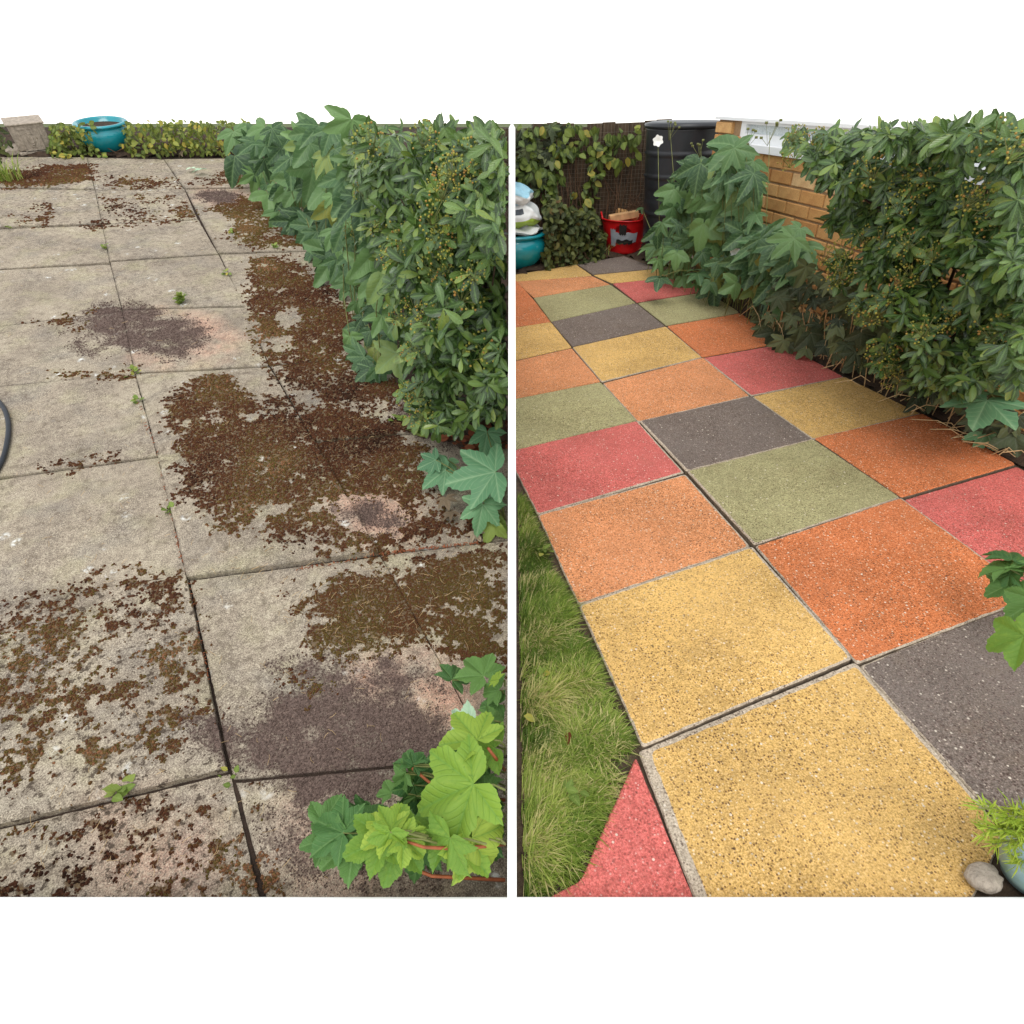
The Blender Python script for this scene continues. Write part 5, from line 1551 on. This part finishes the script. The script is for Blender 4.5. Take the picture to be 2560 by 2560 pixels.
# creeper on the fence and undergrowth
fbase = [(1288, 645), (1600, 618), (1700, 612)]
def fence_pt(x_, y_, off):
    d = ray('R', x_, y_); nrm = Vector((-fdir.y, fdir.x, 0))
    if nrm.dot(FWD['R']) < 0: nrm = -nrm
    return CAM['R'] + d * (((fb0 - CAM['R']).dot(nrm) - off) / d.dot(nrm))
rp_ = G('R', 1400, 645)
cre = thing('fence_creeper', 'R', rp_, 'yellowish green creeper climbing over the board fence', 'creeper'); inv = Matrix.Translation(-rp_)
m_ = []
for poly, n_ in (([(1290, 318), (1440, 312), (1440, 450), (1380, 500), (1290, 470)], 430), ([(1400, 312), (1600, 312), (1590, 400), (1500, 440), (1420, 440)], 170), ([(1380, 440), (1500, 430), (1480, 560), (1360, 560)], 90)):
    for x_, y_ in samp(poly, n_):
        if fbm(np.array(x_ / 38), np.array(y_ / 38), 4, 2) < .42: continue
        p = fence_pt(x_, y_, random.uniform(.04, .13))
        m_.append(basis(p, rv(1) - UP * .8, (CAM['R'] - p).normalized() + UP * .3 + rv(.6), random.uniform(.05, .085)))
put_leaves(cre, inv, 'R', 'ivy', 'ivyfence', m_, 300)
b = MB()
for k in range(44):
    x0, x1 = random.uniform(1290, 1560), random.uniform(-50, 50)
    p0, p2 = fence_pt(x0, 600, .05), fence_pt(x0 + x1, random.uniform(320, 480), .05)
    b.tube([inv @ p0, inv @ (p0.lerp(p2, .5) + rv(.08)), inv @ p2], [.006, .004, .002], 5, cap=False)
link('stem', b.mesh('stem', M['twig'], True), cre)['kind'] = 'stuff'
m_ = []
for x_, y_ in samp([(1290, 318), (1420, 312), (1400, 400), (1290, 520)], 70):
    p = fence_pt(x_, y_, random.uniform(.03, .1)); m_.append(basis(p, rv(1) - UP, (CAM['R'] - p).normalized() + UP * .3 + rv(.5), random.uniform(.07, .1)))
dk = thing('dark_ivy', 'R', rp_ + Vector((-.2, 0, 0)), 'dark green ivy leaves on the left of the board fence', 'ivy'); inv2 = Matrix.Translation(-(rp_ + Vector((-.2, 0, 0))))
put_leaves(dk, inv2, 'R', 'anem', 'dullleaf', m_, 300)
creeper('undergrowth', 'R', [(1366, 540), (1375, 490), (1430, 520), (1490, 535), (1515, 590), (1512, 640), (1450, 655), (1362, 672)], [(1288, 680), (1440, 655), (1560, 632)], 1300, 'dense dark undergrowth at the foot of the board fence', 'ivydark', (.035, .062), .14, 300, .6, 'undergrowth', 50)
tuft('R', (1450, 648), 120, .22, 'dry stalks standing in the undergrowth by the red tub', mat='grass', name='dry_grass', spread=.10, w_=.0022)
# anemone flowers
def flower(px, base_px, label, size=.03):
    g = G('R', *base_px); p = ST('R', px[0], px[1], g)
    t = thing('white_flower', 'R', g, label, 'flower', 0, 'white flowers above the lobed plants'); inv = Matrix.Translation(-g)
    b = MB(); b.tube([(0, 0, 0), inv @ (g.lerp(p, .5) + rv(.05)), inv @ p], [.003, .0024, .0016], 5); link('stem', b.mesh('stem', M['stem'], True), t)
    tc = (CAM['R'] - p).normalized(); o1 = tc.orthogonal().normalized(); o2 = tc.cross(o1)
    pm = LM.setdefault('petal', mkmesh('petal', *[q for q in lance(5, .42, .1, .2, 5, .6, 1)][:2], M['petal'], smooth=True))
    for k in range(6):
        a_ = k * math.pi / 3; d = o1 * math.cos(a_) + o2 * math.sin(a_) + tc * .5
        link('petal', pm, t, inv @ basis(p, d, tc, size))
flower((1645, 352), (1660, 690), 'white flower on a tall stem in front of the water butt', .036)
flower((1727, 416), (1740, 705), 'white flower among the leaves below the water butt top', .034)
flower((1838, 632), (1850, 790), 'small white flower low among the lobed leaves', .03)
# buds on stalks
for bx, by, gx, gy, lab in ((1675, 325, 1690, 690, 'thin seed-head stalk rising beside the water butt'), (1925, 330, 1900, 800, 'thin seed-head stalk rising in front of the window'), (1870, 340, 1850, 780, 'seed-head stalk left of the window glass'), (1752, 365, 1750, 720, 'budding stalk above the lobed leaves')):
    g = G('R', gx, gy); p = ST('R', bx, by, g); t = thing('seed_stalk', 'R', g, lab, 'seed stalk', 0, 'stalks above the lobed plants'); inv = Matrix.Translation(-g)
    b = MB(); b.tube([(0, 0, 0), inv @ (g.lerp(p, .5) + rv(.04)), inv @ p], [.003, .0022, .0014], 5)
    for k in range(5):
        q_ = inv @ p + rv(.05); b.tube([inv @ p - UP * .06, q_], .001, 4); b.box(q_, (.011, .011, .011))
    link('stem', b.mesh('stem', M['stem'], True), t)

# ------------------------------------------------------------------ glazed pot with a feathery plant, right foreground
gp = G('R', 2566, 2190); kg = depth('R', gp) / FPX
gpt = pot('small_glazed_pot', 'R', gp, 96 * kg, .17, 'pale blue green glazed pot at the near right corner', 'blueglaze')
fea = thing('feathery_plant', 'R', gp + UP * .14, 'feathery yellow-green plant growing in the pale blue pot', 'plant')
b = MB(); mats4 = []
for px, py in ((2445, 2020), (2470, 2070), (2480, 2110), (2520, 2040), (2500, 2075), (2540, 2080), (2530, 2120), (2560, 2060), (2460, 2085), (2545, 2160), (2590, 2100), (2510, 2045)):
    e = ST('R', px, py, gp - FWD['R'] * .02) - gp - UP * .14
    s0 = Vector((random.uniform(-.03, .03), random.uniform(-.03, .03), 0))
    b.tube([s0, s0.lerp(e, .5) + UP * .02, e], [.0025, .002, .0012], 5)
    for k in range(90):
        t_ = random.uniform(.25, 1.0); c_ = s0.lerp(e, t_) + UP * .02 * (1 - abs(2 * t_ - 1))
        d = (rv(1) + (e - s0).normalized() * .9); mats4.append(basis(c_, d, rv(1), random.uniform(.016, .034), .006))
link('stem', b.mesh('stem', M['stem'], True), fea)
joined('foliage', [lance(300, .30, .1, .1, 3)], mats4, fea, M['needle'])
# lump of stone by the pot
sg = G('R', 2452, 2200)
b = MB(); v0, f0 = ico()
rs = random.Random(4)
import bmesh
bm = bmesh.new(); bmesh.ops.create_icosphere(bm, subdivisions=3, radius=1)
for v_ in bm.verts:
    n_ = float(fbm(np.array(v_.co.x * 1.7 + 9), np.array(v_.co.y * 1.7 + v_.co.z), 3, 3))
    v_.co *= .75 + .5 * n_; v_.co.x *= .032; v_.co.y *= .026; v_.co.z *= .016
me = bpy.data.meshes.new('stone'); bm.to_mesh(me); bm.free(); me.materials.append(M['stone']); me.polygons.foreach_set('use_smooth', [True] * len(me.polygons))
o = link('stone', me); o.matrix_world = FR['R'] @ Matrix.Translation(sg + UP * .012); tag(o, 'rounded pale concrete lump beside the pale blue pot', 'stone')
weed('R', (1352, 1690), 'small broad-leaved weed in the middle of the lawn', 9, (.016, .03))
weed('R', (1420, 1990), 'small broad-leaved weed in the near part of the lawn', 9, (.016, .03))
weed('R', (1360, 1385), 'small pale weed at the lawn edge by the orange slab', 9, (.016, .03))
# a few leaves lying on the lawn
fallen('R', (1425, 1830), (1420, 1845), .03, 'redleaf', 'small orange-brown leaf lying in the lawn', 'ivy', .02)
fallen('R', (1310, 1790), (1330, 1795), .03, 'weed', 'pale curled leaf lying at the left of the lawn', 'ivy', .025)
print('objects', len(bpy.data.objects), 'tris~', sum(len(o.data.polygons) for o in bpy.data.objects if o.type == 'MESH'))
